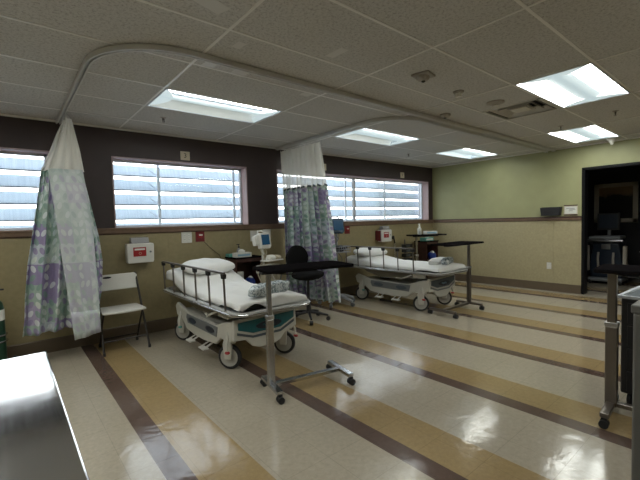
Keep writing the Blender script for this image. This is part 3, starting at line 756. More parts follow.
            vs.append((X_, yv, max(z, .597 if abs(X_) < .43 else .56)))
    fs = []
    for j in range(nv):
        for i in range(nu):
            s = (i + .5) / nu * L1 - L1 / 2; v = -.12 + 2.05 * (j + .5) / nv
            fs.append((j * (nu + 1) + i, j * (nu + 1) + i + 1, (j + 1) * (nu + 1) + i + 1, (j + 1) * (nu + 1) + i))
    mb.add(vs, fs); mb.build('sheet', 'sheet', r, smooth='all', solid=.004)
    return r, topz
M['beige_dark'] = mat('underdeck_plastic', (.17, .15, .11), .5)

bed1, tz1 = stretcher(1.86, 2.85, 'stretcher with teal end panel and raised head, nearest the left folding chair', True, .15)
bed2, tz2 = stretcher(4.97, 2.95, 'stretcher with dark grey end panel and flat mattress, behind the second overbed table', False, .07, .42)

def pillow(x, y, z, sx, sy, rz, tilt, label, h=.075):
    mb = MB()
    def fn(v):
        n = noise.noise(v * 9 + Vector((x, 0, 0))) * .014
        e = 1 - .16 * (abs(v.x / sx) ** 3) * (abs(v.y / sy) < .5)
        return Vector((v.x, v.y * e, v.z * (1 - .35 * abs(v.x / sx) ** 4) + n))
    mb.ell((0, 0, 0), (sx, sy, h), 36, 18, fn=fn, pw=.74)
    o = mb.build('pillow', 'pillow', smooth='all'); o.location = (x, y, z); o.rotation_euler = (tilt, 0, rz); tag(o, label, 'pillow', 'white pillows'); return o
pillow(1.89, 4.43, tz1(1.5) + .08, .33, .20, .1, .16, 'white pillow on the near stretcher beside the dark wood cabinet')
pillow(4.93, 4.58, tz2(1.6) + .08, .34, .19, -.05, .12, 'white pillow on the far stretcher under the second window', .07)

def roll(x, y, z, L_, r_, rz, m, label, cat='linen bag'):
    mb = MB()
    def fn(v): return v * (1 + .10 * noise.noise(v * 14 + Vector((x, 1, 2)))) + Vector((0, 0, .004 * math.sin(v.x * 60)))
    mb.ell((0, 0, 0), (L_ / 2, r_, r_ * .8), 30, 18, fn=fn, pw=.6); o = mb.build('wrapped_bundle', m, smooth='all'); o.location = (x, y, z); o.rotation_euler.z = rz; tag(o, label, cat, 'wrapped bundles on the beds')
roll(1.90, 3.06, .735, .50, .075, .28, 'foil', 'grey patterned plastic wrapped roll lying on the near stretcher')
roll(4.98, 3.10, .735, .36, .06, .25, 'foil', 'grey patterned wrapped roll on a towel at the foot of the far stretcher')
mb = MB(); mb.ell((0, 0, 0), (.24, .10, .05), 30, 14, pw=.6, fn=lambda v: v * (1 + .12 * noise.noise(v * 12))); o = mb.build('towel', 'sheet', smooth='all'); o.location = (5.02, 3.27, .715); o.rotation_euler.z = .2; tag(o, 'folded white towel at the foot of the far stretcher', 'towel')

# ------------------------------------------------------------------ overbed tables
def caster(parent, x, y, r=.026):
    X = Matrix.Translation((x, y, r)) @ Matrix.Rotation(PI / 2, 4, 'X')
    mb = MB(); mb.lathe([(r, -.011), (r, .011)], 18, X=Matrix.Translation((0, -.016, 0)) @ X); mb.lathe([(r, -.011), (r, .011)], 18, X=Matrix.Translation((0, .016, 0)) @ X)
    c = mb.build('caster', 'rubber', parent, smooth=True)
    mb = MB(); mb.box(x - .016, x + .016, y - .006, y + .006, .018, .062); mb.build('caster_stem', 'black_plastic', c)
def overbed(label, x, y, rz, H, x0=-.07, x1=.69, hw=.19, bl=(-.18, .18), m='chrome', pw=.036, span=.63):
    r = thing('overbed_table', label, 'overbed table', (x, y, 0), rz, 'rolling overbed tables')
    mb = MB(); mb.bar((0, bl[0], .075), (0, bl[1], .075), .05, .03); mb.build('base_bar', m, r, bevel=.004)
    mb = MB(); mb.bar((span, bl[0], .075), (span, bl[1], .075), .05, .03); mb.build('base_bar', m, r, bevel=.004)
    mb = MB(); mb.bar((0, 0, .075), (span, 0, .075), .05, .028); mb.build('cross_bar', m, r, bevel=.004)
    for cx in (0, span):
        for cy in bl: caster(r, cx, cy)
    mb = MB(); mb.box(-pw / 2 - .008, pw / 2 + .008, -pw / 2 - .008, pw / 2 + .008, .06, H * .60); mb.build('outer_mast', m, r, bevel=.005)
    mb = MB(); mb.box(-pw / 2, pw / 2, -pw / 2, pw / 2, H * .6, H - .03); mb.build('inner_mast', m, r, bevel=.005)
    mb = MB(); mb.box(-pw / 2 - .012, pw / 2 + .012, -pw / 2 - .012, pw / 2 + .012, H * .60, H * .63); mb.build('collar', 'steel', r, bevel=.003)
    mb = MB(); mb.bar((-.06, 0, H - .035), (x1 - .12, 0, H - .035), .07, .02); mb.tube([(-.02, -.06, H - .03), (.10, -.15, H - .04), (.16, -.17, H - .04)], .006, 6); mb.build('top_support', 'black_plastic', r, bevel=.003)
    n = 6; rc = .04; pts = []
    for cx, cy, a in ((x1 - rc, -hw + rc, -PI / 2), (x1 - rc, hw - rc, 0), (x0 + rc, hw - rc, PI / 2), (x0 + rc, -hw + rc, PI)):
        for k in range(n): t = a + PI / 2 * k / (n - 1); pts.append((cx + rc * math.cos(t), cy + rc * math.sin(t)))
    mb = MB(); mb.prism(pts, H - .024, H, 'z'); mb.build('table_top', 'tabletop', r, bevel=.005)
    return r
overbed('silver overbed table with dark top at the foot of the near stretcher', 1.56, 2.535, -.20, 1.0)
overbed('overbed table reaching over the foot of the far stretcher', 5.345, 2.97, PI, 1.0, x0=-.12, x1=.73, bl=(-.20, .20), m='rail_metal', span=.71)
overbed('thin topped overbed table standing against the wall by the far cabinet', 6.26, 4.58, -.33, 1.05, x0=-.14, x1=.62, hw=.17, pw=.035, span=.5)
overbed('overbed table at the right edge of the photo, before a dark cart', 3.11, .705, -PI / 2 + .08, 1.0, x0=-.08, x1=.70, hw=.19, bl=(-.245, .14), m='mast_grey', pw=.05)

# ------------------------------------------------------------------ folding chair
r = thing('folding_chair', 'white plastic folding chair with dark metal legs beside the left curtain', 'chair', (.955, 4.66, 0))
for s in (-1, 1):
    mb = MB(); mb.tube([(s * .225, -.19, .012), (s * .215, .0, .40), (s * .205, .19, .80), (s * .19, .20, .815)], .0115, 10); f = mb.build('front_leg', 'leg_dark', r, smooth=True)
    mb = MB(); mb.tube([(s * .195, .21, .012), (s * .195, .03, .28), (s * .195, -.10, .425)], .0105, 10); g = mb.build('rear_leg', 'leg_dark', r, smooth=True)
    MB().lathe([(.015, 0), (.015, .035)], 10, c=(s * .225, -.19, 0)).build('rubber_foot', 'rubber', f); MB().lathe([(.015, 0), (.015, .035)], 10, c=(s * .195, .21, 0)).build('rubber_foot', 'rubber', g)
mb = MB(); mb.tube([(-.195, .14, .10), (.195, .14, .10)], .008, 8); mb.build('stretcher_bar', 'leg_dark', r)
mb = MB(); mb.tube([(-.22, -.13, .13), (.22, -.13, .13)], .008, 8); mb.build('stretcher_bar', 'leg_dark', r)
mb = MB(); out = []
for k in range(13): a = PI * k / 12; out.append((-.2 * math.cos(a) if False else .215 * math.cos(a), -.17 - .055 * math.sin(a)))
out = [(.215, -.17)] + [(.215 * math.cos(PI * k / 12), -.17 - .05 * math.sin(PI * k / 12)) for k in range(1, 12)] + [(-.215, -.17), (-.20, .17), (-.17, .185), (.17, .185), (.20, .17)]
mb.prism(out, .43, .452, 'z'); mb.build('seat', 'white_plastic', r, bevel=.008)
X = Matrix.Translation((0, .165, .725)) @ Matrix.Rotation(math.radians(-12), 4, 'X')
mb = MB(); n = 12; vs = []
out = [(-.205, -.09), (.205, -.09), (.215, .06), (.19, .09), (-.19, .09), (-.215, .06)]
mb.prism(out, -.011, .011, 'y', X=X); b = mb.build('backrest', 'white_plastic', r, bevel=.008)
mb = MB(); mb.prism([(-.10 + .045 * math.cos(a * PI / 8), .055 + .012 * math.sin(a * PI / 8)) for a in range(16)], -.0125, .0125, 'y', X=X); mb.build('grip_hole', 'vent_dark', b)

# ------------------------------------------------------------------ stool
r = thing('office_stool', 'black swivel stool with low backrest in front of the middle curtain', 'stool', (3.17, 4.12, 0), .05)
for k in range(5):
    a = 2 * PI * k / 5 + .35; c, s = math.cos(a), math.sin(a)
    mb = MB(); mb.tube([(.02 * c, .02 * s, .12), (.16 * c, .16 * s, .10), (.27 * c, .27 * s, .075)], [.022, .018, .013], 10); l = mb.build('base_leg', 'black_plastic', r, smooth=True)
    mb = MB(); mb.lathe([(.027, -.022), (.03, -.01), (.03, .01), (.027, .022)], 16, X=Matrix.Translation((.27 * c, .27 * s, .03)) @ Matrix.Rotation(a + PI / 2, 4, 'Z') @ Matrix.Rotation(PI / 2, 4, 'Y')); mb.build('caster', 'rubber', l, smooth=True)
MB().lathe([(.032, .10), (.03, .30), (.018, .30), (.018, .56)], 18).build('gas_lift', 'black_plastic', r, smooth=True)
mb = MB(); mb.ell((0, 0, .625), (.22, .20, .065), 32, 14, pw=.8, fn=lambda v: Vector((v.x, v.y, v.z + .02 * (v.y / .2) ** 2))); mb.build('seat', 'black_fabric', r, smooth='all')
mb = MB(); mb.lathe([(.09, .56), (.11, .585)], 18); mb.tube([(-.01, .12, .565), (-.02, .25, .60), (-.02, .245, .84)], .013, 8); mb.build('seat_plate', 'black_plastic', r, smooth=True)
mb = MB(); mb.ell((-.02, .215, .87), (.20, .045, .16), 32, 16, pw=.75, fn=lambda v: Vector((v.x * (1 - .25 * max(0, v.z / .13)), v.y - .35 * v.x * v.x * 2 * .6, v.z))); mb.build('backrest', 'black_fabric', r, smooth='all')
MB().tube([(.08, .02, .56), (.2, .03, .55), (.23, .03, .55)], [.006, .006, .01], 8).build('height_lever', 'black_plastic', r)

# ------------------------------------------------------------------ cabinets
def cabinet(x, label):
    r = thing('bedside_cabinet', label, 'cabinet', (x, 4.72, 0), 0, 'dark wood bedside cabinets'); W_, D_ = .42, .31
    MB().box(-.01, W_ + .01, -.012, D_ + .005, .868, .888).build('top_board', 'tabletop', r, bevel=.004)
    for a in (0, W_ - .018): MB().box(a, a + .018, 0, D_, .44, .868).build('side_panel', 'wood', r, bevel=.002)
    MB().box(.018, W_ - .018, D_ - .012, D_, .44, .868).build('back_panel', 'wood', r)
    MB().box(.018, W_ - .018, .005, D_ - .012, .45, .468).build('shelf', 'wood', r)
    MB().box(.018, W_ - .018, .002, .018, .82, .868).build('apron', 'wood', r)
    for cx in (.02, W_ - .02):
        for cy in (.02, D_ - .02): l = MB().box(cx - .016, cx + .016, cy - .016, cy + .016, .05, .445).build('leg', 'wood', r); caster(l, cx, cy, .022)
    MB().box(.03, W_ - .03, .02, D_ - .02, .15, .165).build('lower_shelf', 'wood', r)
    return r
cabinet(2.40, 'dark wood open cabinet beside the pillow of the near stretcher, under the window marked 3')
cabinet(6.80, 'dark wood open cabinet in the far corner beside the green wall')
def paperroll(x, y, z, label):
    r = thing('paper_roll', label, 'paper roll', (x, y, z)); MB().lathe([(.018, 0), (.056, 0), (.058, .01), (.058, .20), (.056, .21), (.018, .21)], 28).build('roll', 'paper', r, smooth=True)
    MB().lathe([(.02, .205), (.02, .213), (.014, .213)], 16).build('core', 'almond', r, smooth=True)
paperroll(2.50, 4.82, .468, 'white paper towel roll standing on the shelf of the near cabinet')
def carton(name, x0, x1, y0, y1, z0, z1, m, label, cat, rz=0, tissue=False, stripe=None):
    cx, cy = (x0 + x1) / 2, (y0 + y1) / 2; a, b = (x1 - x0) / 2, (y1 - y0) / 2
    r = thing(name, label, cat, (cx, cy, z0), rz)
    MB().box(-a, a, -b, b, 0, z1 - z0).build('carton', m, r, bevel=.004)
    if stripe: MB().box(-a * .8, a * .8, -b - .001, -b, .25 * (z1 - z0), .7 * (z1 - z0)).build('printed_band', stripe, r)
    mb = MB(); h = z1 - z0; mb.prism([(.5 * a * math.cos(k * PI / 8), .35 * b * math.sin(k * PI / 8)) for k in range(16)], h, h + .001, 'z'); o = mb.build('opening', 'slate', r)
    if tissue:
        mb = MB(); mb.ell((0, 0, h + .015), (.05, .03, .03), 18, 10, fn=lambda v: v * (1 + .5 * noise.noise(v * 40))); mb.build('tissue', 'paper', r, smooth='all')
carton('tissue_box', 2.42, 2.66, 4.74, 4.86, .888, .95, 'white_plastic', 'white tissue box with crumpled tissue on the near cabinet', 'box', 0, True, 'light_blue')
carton('glove_box', 2.395, 2.50, 4.90, 5.02, .888, .93, 'green_box', 'small green carton at the left back of the near cabinet', 'box')
carton('glove_box', 6.82, 7.12, 4.76, 4.90, .888, .96, 'green_box', 'wide green and white glove box on the far corner cabinet', 'box', 0, True, 'paper')
carton('glove_box', 6.44, 6.72, 4.43, 4.53, 1.05, 1.115, 'white_plastic', 'white box with blue marks on the thin topped overbed table', 'box', -.33, False, 'light_blue')
def bottle(x, y, z, s, body, top, label):
    r = thing('pump_bottle', label, 'bottle', (x, y, z), 0, 'pump bottles')
    MB().lathe([(.028 * s, 0), (.03 * s, .005), (.03 * s, .09 * s), (.012 * s, .11 * s), (.012 * s, .12 * s)], 20).build('bottle_body', body, r, smooth=True)
    mb = MB(); mb.lathe([(.013 * s, .118 * s), (.013 * s, .135 * s), (.005 * s, .136 * s), (.005 * s, .16 * s)], 12); mb.tube([(-.03 * s, 0, .16 * s), (0, 0, .162 * s), (.012 * s, 0, .162 * s)], .006 * s, 8); mb.build('pump', top, r, smooth=True)
bottle(2.56, 4.93, .888, 1.05, 'smoky', 'black_plastic', 'clear pump bottle with black pump behind the tissue box on the near cabinet')
bottle(6.42, 4.62, 1.05, 1.3, 'white_plastic', 'white_plastic', 'white bottle standing on the thin topped overbed table')
def bag(x, y, z, label, s=.09):
    r = thing('plastic_bag', label, 'bag', (x, y, z), 0, 'blue plastic bags on cabinet shelves')
    MB().ell((0, 0, s * .9), (s, s * .7, s * .9), 24, 14, pw=.7, fn=lambda v: v * (1 + .2 * noise.noise(v * 18 + Vector((x, 0, 0))))).build('bag_body', 'blue', r, smooth='all')
    MB().ell((s * .1, -s * .1, s * 1.75), (s * .55, s * .4, s * .35), 18, 10, fn=lambda v: v * (1 + .45 * noise.noise(v * 30))).build('crumpled_paper', 'paper', r, smooth='all')
bag(2.67, 4.83, .468, 'blue bag on the shelf of the near cabinet beside the paper roll', .065)
bag(7.10, 4.80, .468, 'blue bag with white paper on the shelf of the far corner cabinet', .095)

# ------------------------------------------------------------------ vital signs monitors
def monitor(x, y, rz, label, col, HZ, tilt, m_base):
    r = thing('vital_signs_monitor', label, 'medical monitor', (x, y, 0), rz, 'monitors on rolling stands')
    for k in range(5):
        a = 2 * PI * k / 5 - PI / 2 + .3; c, s = math.cos(a), math.sin(a)
        l = MB().tube([(.02 * c, .02 * s, .14), (.14 * c, .14 * s, .13), (.30 * c, .30 * s, .08)], [.03, .026, .02], 10).build('base_leg', m_base, r, smooth=True)
        MB().lathe([(.03, -.02), (.034, -.008), (.034, .008), (.03, .02)], 18, X=Matrix.Translation((.30 * c, .30 * s, .034)) @ Matrix.Rotation(a + PI / 2, 4, 'Z') @ Matrix.Rotation(PI / 2, 4, 'Y')).build('caster', 'caster_grey', l, smooth=True)
    MB().tube([(0, 0, .12), (0, 0, HZ - .08)], .018, 14).build('pole', m_base, r, smooth=True)
    MB().lathe([(.05, .11), (.045, .16), (.02, .19)], 18).build('base_hub', m_base, r, smooth=True)
    # basket
    mb = MB(); zb = HZ - .42
    for z in (zb, zb + .045, zb + .09): 
        mb.tube([(-.13, -.20, z), (.13, -.20, z), (.13, .0, z), (-.13, .0, z)], .004, 6, closed=True)
    for k in range(7): q = -.13 + .26 * k / 6; mb.tube([(q, -.20, zb), (q, -.20, zb + .09)], .003, 5); mb.tube([(q, 0, zb), (q, 0, zb + .09)], .003, 5); mb.tube([(q, -.2, zb), (q, 0, zb)], .003, 5)
    mb.box(-.13, .13, -.2, 0, zb - .004, zb); mb.build('basket', m_base, r)
    MB().ell((0, -.1, zb + .06), (.10, .07, .05), 18, 10, fn=lambda v: v * (1 + .3 * noise.noise(v * 25))).build('basket_contents', col[2], r, smooth='all')
    # head
    X = Matrix.Translation((0, -.03, HZ)) @ Matrix.Rotation(tilt, 4, 'X') @ Matrix.Scale(.86 if tilt < -.12 else 1, 4)
    out = [(-.115, -.12), (.085, -.13), (.115, -.09), (.115, .10), (.09, .125), (-.09, .12), (-.115, .09)]
    h = MB().prism(out, -.035, .045, 'y', X=X).build('monitor_housing', col[0], r, bevel=.012)
    MB().prism([(-.085, -.07), (.085, -.07), (.085, .09), (-.085, .09)], -.0385, -.034, 'y', X=X).build('screen', 'screen_blue', h)
    MB().prism([(-.085, -.10), (.07, -.10), (.07, -.08), (-.085, -.08)], -.0385, -.034, 'y', X=X).build('button_row', col[1], h)
    mb = MB(); mb.tube([Vector((-.08, .12, .13)) @ Matrix() if False else (X @ Vector((-.07, .04, .12))), X @ Vector((-.05, .06, .16)), X @ Vector((.05, .06, .16)), X @ Vector((.07, .04, .12))], .009, 8); mb.build('handle', col[0], h, smooth=True)
    if col[0] == 'white_plastic':
        MB().prism([(-.20, -.07), (-.125, -.07), (-.125, .10), (-.20, .07)], -.02, .06, 'y', X=X).build('side_module', 'white_plastic', r, bevel=.01)
        MB().box(-.10, .20, -.19, -.04, HZ - .27, HZ - .255).build('tray', 'white_plastic', r, bevel=.004)
        MB().ell((.03, -.12, HZ - .225), (.07, .05, .035), 20, 12, pw=.7, fn=lambda v: v * (1 + .3 * noise.noise(v * 30))).build('folded_cuff', 'paper', r, smooth='all')
        MB().ell((.14, -.12, HZ - .23), (.05, .05, .03), 20, 12, pw=.7, fn=lambda v: v * (1 + .3 * noise.noise(v * 35))).build('folded_cuff', 'almond', r, smooth='all')
        MB().box(-.10, .17, -.15, -.03, .42, HZ - .32).build('cable_box', 'beige', r, bevel=.01)
        for q in range(5):
            MB().tube([(-.10 + .06 * q + .03 * math.sin(k * 1.1 + q), -.165 - .01 * math.cos(k + q), HZ - .33 - .045 * k) for k in range(9)], .008, 6).build('hose', ('beige', 'caster_grey', 'paper')[q % 3], r, smooth=True)
    # cables
    mb = MB()
    for q in range(3):
        mb.tube([(-.10 + .05 * q + .05 * math.sin(k * .7 + q) * (k > 1), -.05 - .03 * math.sin(k), HZ - .10 - .055 * k) for k in range(10)], .0055, 6)
    mb.build('cable', col[3], r, smooth=True)
    return r
monitor(2.65, 4.42, .25, 'white medical monitor with dark blue screen on a stand beside the near cabinet', ('white_plastic', 'white_plastic', 'paper', 'beige'), 1.12, -.15, 'white_plastic')
monitor(4.13, 4.58, -.15, 'dark blue medical monitor on a rolling stand, half behind the middle curtain', ('monitor_navy', 'slate', 'black_plastic', 'caster_grey'), 1.28, -.1, 'stand_grey')

# equipment pole by the far cabinet
r = thing('pump_stand', 'dark stand of stacked pump modules behind the rail of the far stretcher', 'medical stand', (6.30, 4.90, 0))
MB().tube([(0, 0, .03), (0, 0, .95)], .014, 12).build('pole', 'rail_metal', r, smooth=True)
MB().lathe([(.13, 0), (.13, .02), (.03, .05)], 24).build('base', 'black_plastic', r, smooth=True)
for k in range(4): 
    m_ = MB().box(-.12, .12, -.11, -.01, .50 + .095 * k, .57 + .095 * k).build('pump_module', 'black_plastic', r, bevel=.008)
    MB().box(-.09, .03, -.113, -.11, .515 + .095 * k, .555 + .095 * k).build('display', 'slate', m_)

# ------------------------------------------------------------------ wall items
def sharps(x, z, red, label):
    r = thing('sharps_container', label, 'sharps container', (x, YW, z), 0, 'wall mounted sharps containers')
    MB().box(-.12 if not red else -.175, .12, -.036, 0, -.09, .10).build('wall_bracket', 'caster_grey' if not red else 'dark_red', r, bevel=.004)
    if red: MB().box(-.172, -.157, -.13, -.037, -.1, .1).build('red_flap', 'dark_red', r, bevel=.003)
    MB().prism([(-.14, -.12), (.14, -.12), (.15, -.1), (.155, .1), (.145, .115), (-.145, .115), (-.155, .1), (-.15, -.1)], -.145, -.037, 'y').build('cabinet_body', 'white_plastic', r, bevel=.012)
    MB().prism([(-.145, .117), (.0 - .04, .117), (-.055, .19), (-.125, .185)], -.10, .10, 'x').build('clear_lid', 'smoky', r, bevel=.006)
    l = MB().box(-.085, .06, -.1475, -.1445, -.04, .07).build('warning_label', 'red', r)
    MB().box(-.07, .045, -.149, -.1472, .035, .055).build('label_band', 'paper', l)
    mb = MB(); mb.tube([(.014 * math.cos(a * PI / 6) - .01, -.1485, -.004 + .014 * math.sin(a * PI / 6)) for a in range(12)], .002, 5, closed=True); mb.build('hazard_mark', 'almond', l)
    MB().lathe([(.012, 0), (.012, .006)], 16, X=Matrix.Translation((.11, -.145, .01)) @ Matrix.Rotation(PI / 2, 4, 'X')).build('lock', 'caster_grey', r)
    return r
sharps(1.25, 1.03, False, 'white sharps container with red label on the wall above the folding chair')
sharps(5.77, 1.05, True, 'white sharps container with red sides on the wall behind the far stretcher')
def plate(name, x, z, w, h, m, label, cat, kind, group=None):
    r = thing(name, label, cat, (x, YW, z), 0, group); MB().box(-w / 2, w / 2, -.008, 0, -h / 2, h / 2).build('cover_plate', m, r, bevel=.003)
    if kind == 'outlet':
        for a in (-.025, .025):
            for c in (-.03, .03) if w > .1 else (0,):
                o = MB().box(c - .014, c + .014, -.011, -.008, a - .016, a + .016).build('socket', 'paper', r, bevel=.002)
                MB().box(c - .008, c - .005, -.0116, -.011, a - .006, a + .006).box(c + .005, c + .008, -.0116, -.011, a - .006, a + .006).build('slot', 'ink', o)
    return r
plate('wall_outlet', 1.865, 1.187, .14, .145, 'white_plastic', 'white four-gang wall outlet left of the small red box over the near stretcher', 'outlet', 'outlet', 'wall outlets')
plate('wall_outlet', 2.885, 1.165, .12, .16, 'white_plastic', 'white wall outlet left behind the near medical monitor', 'outlet', 'outlet', 'wall outlets')
plate('wall_outlet', 3.12, 1.175, .13, .16, 'white_plastic', 'white wall outlet right behind the near medical monitor, by the middle curtain', 'outlet', 'outlet', 'wall outlets')
for x, lb in ((2.05, 'dark red call box with cord on the wall over the near stretcher'), (4.835, 'dark red call box on the wall right of the far medical monitor')):
    r = plate('call_box', x, 1.192, .125, .14, 'dark_red', lb, 'call box', '', 'red call boxes')
    b = MB().box(-.03, .03, -.02, -.008, -.02, .035).build('button_block', 'red', r, bevel=.004); MB().box(-.018, .03, -.0215, -.02, .012, .03).build('tab', 'paper', b)
mb = MB(); p = [(2.10, YW - .012, 1.12), (2.2, YW - .008, 1.02), (2.32, YW - .008, .92), (2.37, YW - .01, .80)]; mb.tube(p, .003, 6); tag(mb.build('pull_cord', 'ink', smooth=True), 'thin dark cord slanting down the wall from the near red call box', 'cord')
for x, z, tx, lb in ((1.89, 2.273, '3', 'almond number plate reading 3 above the second window'), (4.30, 2.30, '2', 'almond number plate half hidden behind the middle curtain'), (6.46, 2.285, '1', 'almond number plate above the right end of the far window')):
    r = plate('number_plate', x, z, .125, .115, 'almond', lb, 'number plate', '', 'bed number plates'); text('numeral', tx, .085, 'ink', r, (0, -.0085, 0), (PI / 2, 0, 0))
# corded handsets
for x, z, lb in ((6.12, .93, 'black corded handset hanging on the wall right of the far sharps container'),):
    r = thing('corded_handset', lb, 'handset', (x, YW, z)); MB().box(-.03, .03, -.025, 0, .03, .09).build('holder', 'black_plastic', r, bevel=.004)
    MB().tube([(-.02, -.035, .10), (.0, -.04, .02), (.025, -.035, -.05)], [.022, .014, .012], 10).build('handset_body', 'black_plastic', r, smooth=True)
    MB().tube([(.03 + .012 * math.sin(k * 2.2), -.03 + .012 * math.cos(k * 2.2), -.05 - .015 * k) for k in range(22)], .004, 6).build('coiled_cord', 'white_plastic', r)
mb = MB(); pts = [(5.95 + .012 * k, YW + .06 + .025 * math.sin(k * 1.1), Z0 + .02 + .006 * abs(math.sin(k * .9))) for k in range(12)]
pts = [(5.15 + .1 * k, YW + .07 + .03 * math.sin(k * 1.9), Z0 + .016 + .012 * abs(math.sin(k * 1.3))) for k in range(13)]
mb.tube(pts, .007, 6); tag(mb.build('white_cable', 'white_plastic', smooth=True), 'loose white cable lying on the sill of the far window', 'cable')

# green wall items
r = thing('file_tray', 'black wall file tray above the rail on the green wall', 'tray', (XR, 2.60, 1.36))
out = [(-.165, .15), (-.145, 0), (.145, 0), (.165, .15)]
X = Matrix.Identity(4)
MB().prism(out, -.006, 0, 'x').build('tray_back', 'black_plastic', r); MB().prism([(a * .97, b * .93 if b else .006) for a, b in out], -.10, -.094, 'x').build('tray_front', 'black_plastic', r, bevel=.002)
mb = MB(); mb.box(-.1, 0, -.15, .15, 0, .006)
mb.add([(0, -.165, .15), (0, -.145, 0), (-.1, -.142, .0), (-.1, -.16, .14)], [(0, 1, 2, 3)]); mb.add([(0, .165, .15), (0, .145, 0), (-.1, .142, .0), (-.1, .16, .14)], [(0, 1, 2, 3)]); mb.build('tray_sides', 'black_plastic', r, solid=.004)
r = thing('room_sign', 'small framed paper sign on the green wall between file tray and doorway', 'sign', (XR, 2.305, 1.445))
MB().box(-.012, 0, -.105, .105, -.09, .09).build('sign_frame', 'almond', r, bevel=.002)
MB().box(-.016, -.012, -.105, .105, .072, .09).build('frame_bar', 'wood', r); MB().box(-.016, -.012, -.105, .105, -.09, -.072).build('frame_bar', 'wood', r)
MB().box(-.0135, -.012, -.092, .092, -.062, .062).build('sign_card', 'paper', r)
mb = MB(); rr = random.Random(3)
for k, (a, b) in enumerate(((-.06, .07), (-.07, .02), (-.03, .03))): mb.box(-.0142, -.0135, a, b, .024 - .02 * k, .030 - .02 * k)
mb.build('printed_lines', 'ink', r)
r = thing('wall_outlet', 'small white wall outlet low on the tan wall below the file tray', 'outlet', (XR, 2.645, .455), 0, 'wall outlets')
MB().box(-.008, 0, -.038, .038, -.06, .06).build('cover_plate', 'white_plastic', r, bevel=.003)
for a in (-.024, .024):
    o = MB().box(-.011, -.008, -.015, .015, a - .016, a + .016).build('socket', 'paper', r, bevel=.002); MB().box(-.0116, -.011, -.008, -.005, a - .006, a + .006).box(-.0116, -.011, .005, .008, a - .006, a + .006).build('slot', 'ink', o)

# ------------------------------------------------------------------ dim room through the doorway
r = thing('framed_picture', 'dim landscape print in a pale frame inside the dark room', 'picture', (RX, 2.25, 1.6))
mb = MB(); a, b, t = .38, .42, .085
for q in ((-a, a, -b, -b + t), (-a, a, b - t, b), (-a, -a + t, -b, b), (a - t, a, -b, b)): mb.box(-.03, 0, *q)
mb.build('picture_frame', 'pic_frame', r, bevel=.004); MB().box(-.015, -.002, -a + t, a - t, -b + t, b - t).build('print', 'picture', r)
r = thing('ultrasound_machine', 'grey ultrasound machine on wheels standing in the dark room', 'medical machine', (9.15, 2.14, 0), 0)
MB().prism([(-.25, .12), (.25, .12), (.27, .35), (.2, .80), (-.2, .80), (-.27, .35)], -.2, .25, 'x').build('machine_body', 'navy', r, bevel=.03)
MB().box(-.32, .1, -.25, .25, .88, .94).build('control_panel', 'caster_grey', r, bevel=.02)
mb = MB(); mb.tube([(-.1, -.26, .80), (-.35, -.28, .86), (-.37, 0, .86), (-.35, .28, .86), (-.1, .26, .80)], .02, 8); mb.build('handle_bar', 'steel', r, smooth=True)
o = MB().box(-.05, .03, -.18, .18, 1.05, 1.38).build('display', 'black_plastic', r, bevel=.01); MB().box(-.053, -.049, -.15, .15, 1.09, 1.35).build('screen', 'navy', o)
MB().tube([(.02, 0, .9), (.02, 0, 1.1)], .03, 10).build('display_arm', 'caster_grey', r)
MB().box(-.21, -.19, -.07, .07, .68, .78).build('drive_slot', 'steel', r)
for s in (-1, 1):
    MB().tube([(-.2, s * .12, .3), (-.23, s * .12, .5), (-.2, s * .12, .62)], .02, 8).build('probe', 'sm_plastic', r, smooth=True)
    MB().box(-.25, -.15, s * .30 - .03, s * .30 + .03, .25, .75).build('side_bin', 'sm_plastic', r, bevel=.01)
    for a in (-.25, .25): wheel = MB().lathe([(.05, -.02), (.06, 0), (.05, .02)], 18, X=Matrix.Translation((a, s * .24, .06)) @ Matrix.Rotation(PI / 2, 4, 'X')).build('wheel', 'rubber', r, smooth=True)
MB().box(-.3, .3, -.27, .27, .06, .13).build('base', 'caster_grey', r, bevel=.02)
r = thing('dispenser_box', 'small grey wall dispenser right of the picture in the dark room', 'dispenser', (RX, 1.72, 1.52)); MB().box(-.1, 0, -.11, .11, -.14, .16).build('dispenser_body', 'sm_plastic', r, bevel=.015)
MB().box(-.105, -.1, -.07, .07, -.08, .02).build('dispenser_window', 'slate', r)
r = thing('exam_chair', 'dark padded chair with pale armrests inside the dark room at the right edge', 'chair', (8.6, 1.22, 0), .3)
MB().box(-.25, .25, -.25, .25, .42, .52).build('seat', 'black_fabric', r, bevel=.03); MB().prism([(.18, .5), (.27, .5), (.42, 1.05), (.33, 1.07)], -.24, .24, 'y').build('backrest', 'black_fabric', r, bevel=.02)
for s in (-1, 1):
    MB().box(-.2, .2, s * .29 - .03, s * .29 + .03, .66, .69).build('armrest', 'sm_plastic', r, bevel=.01)
    for q in (-.2, .2): MB().tube([(q, s * .24, 0), (q, s * .28, .67)], .015, 8).build('leg', 'steel', r)

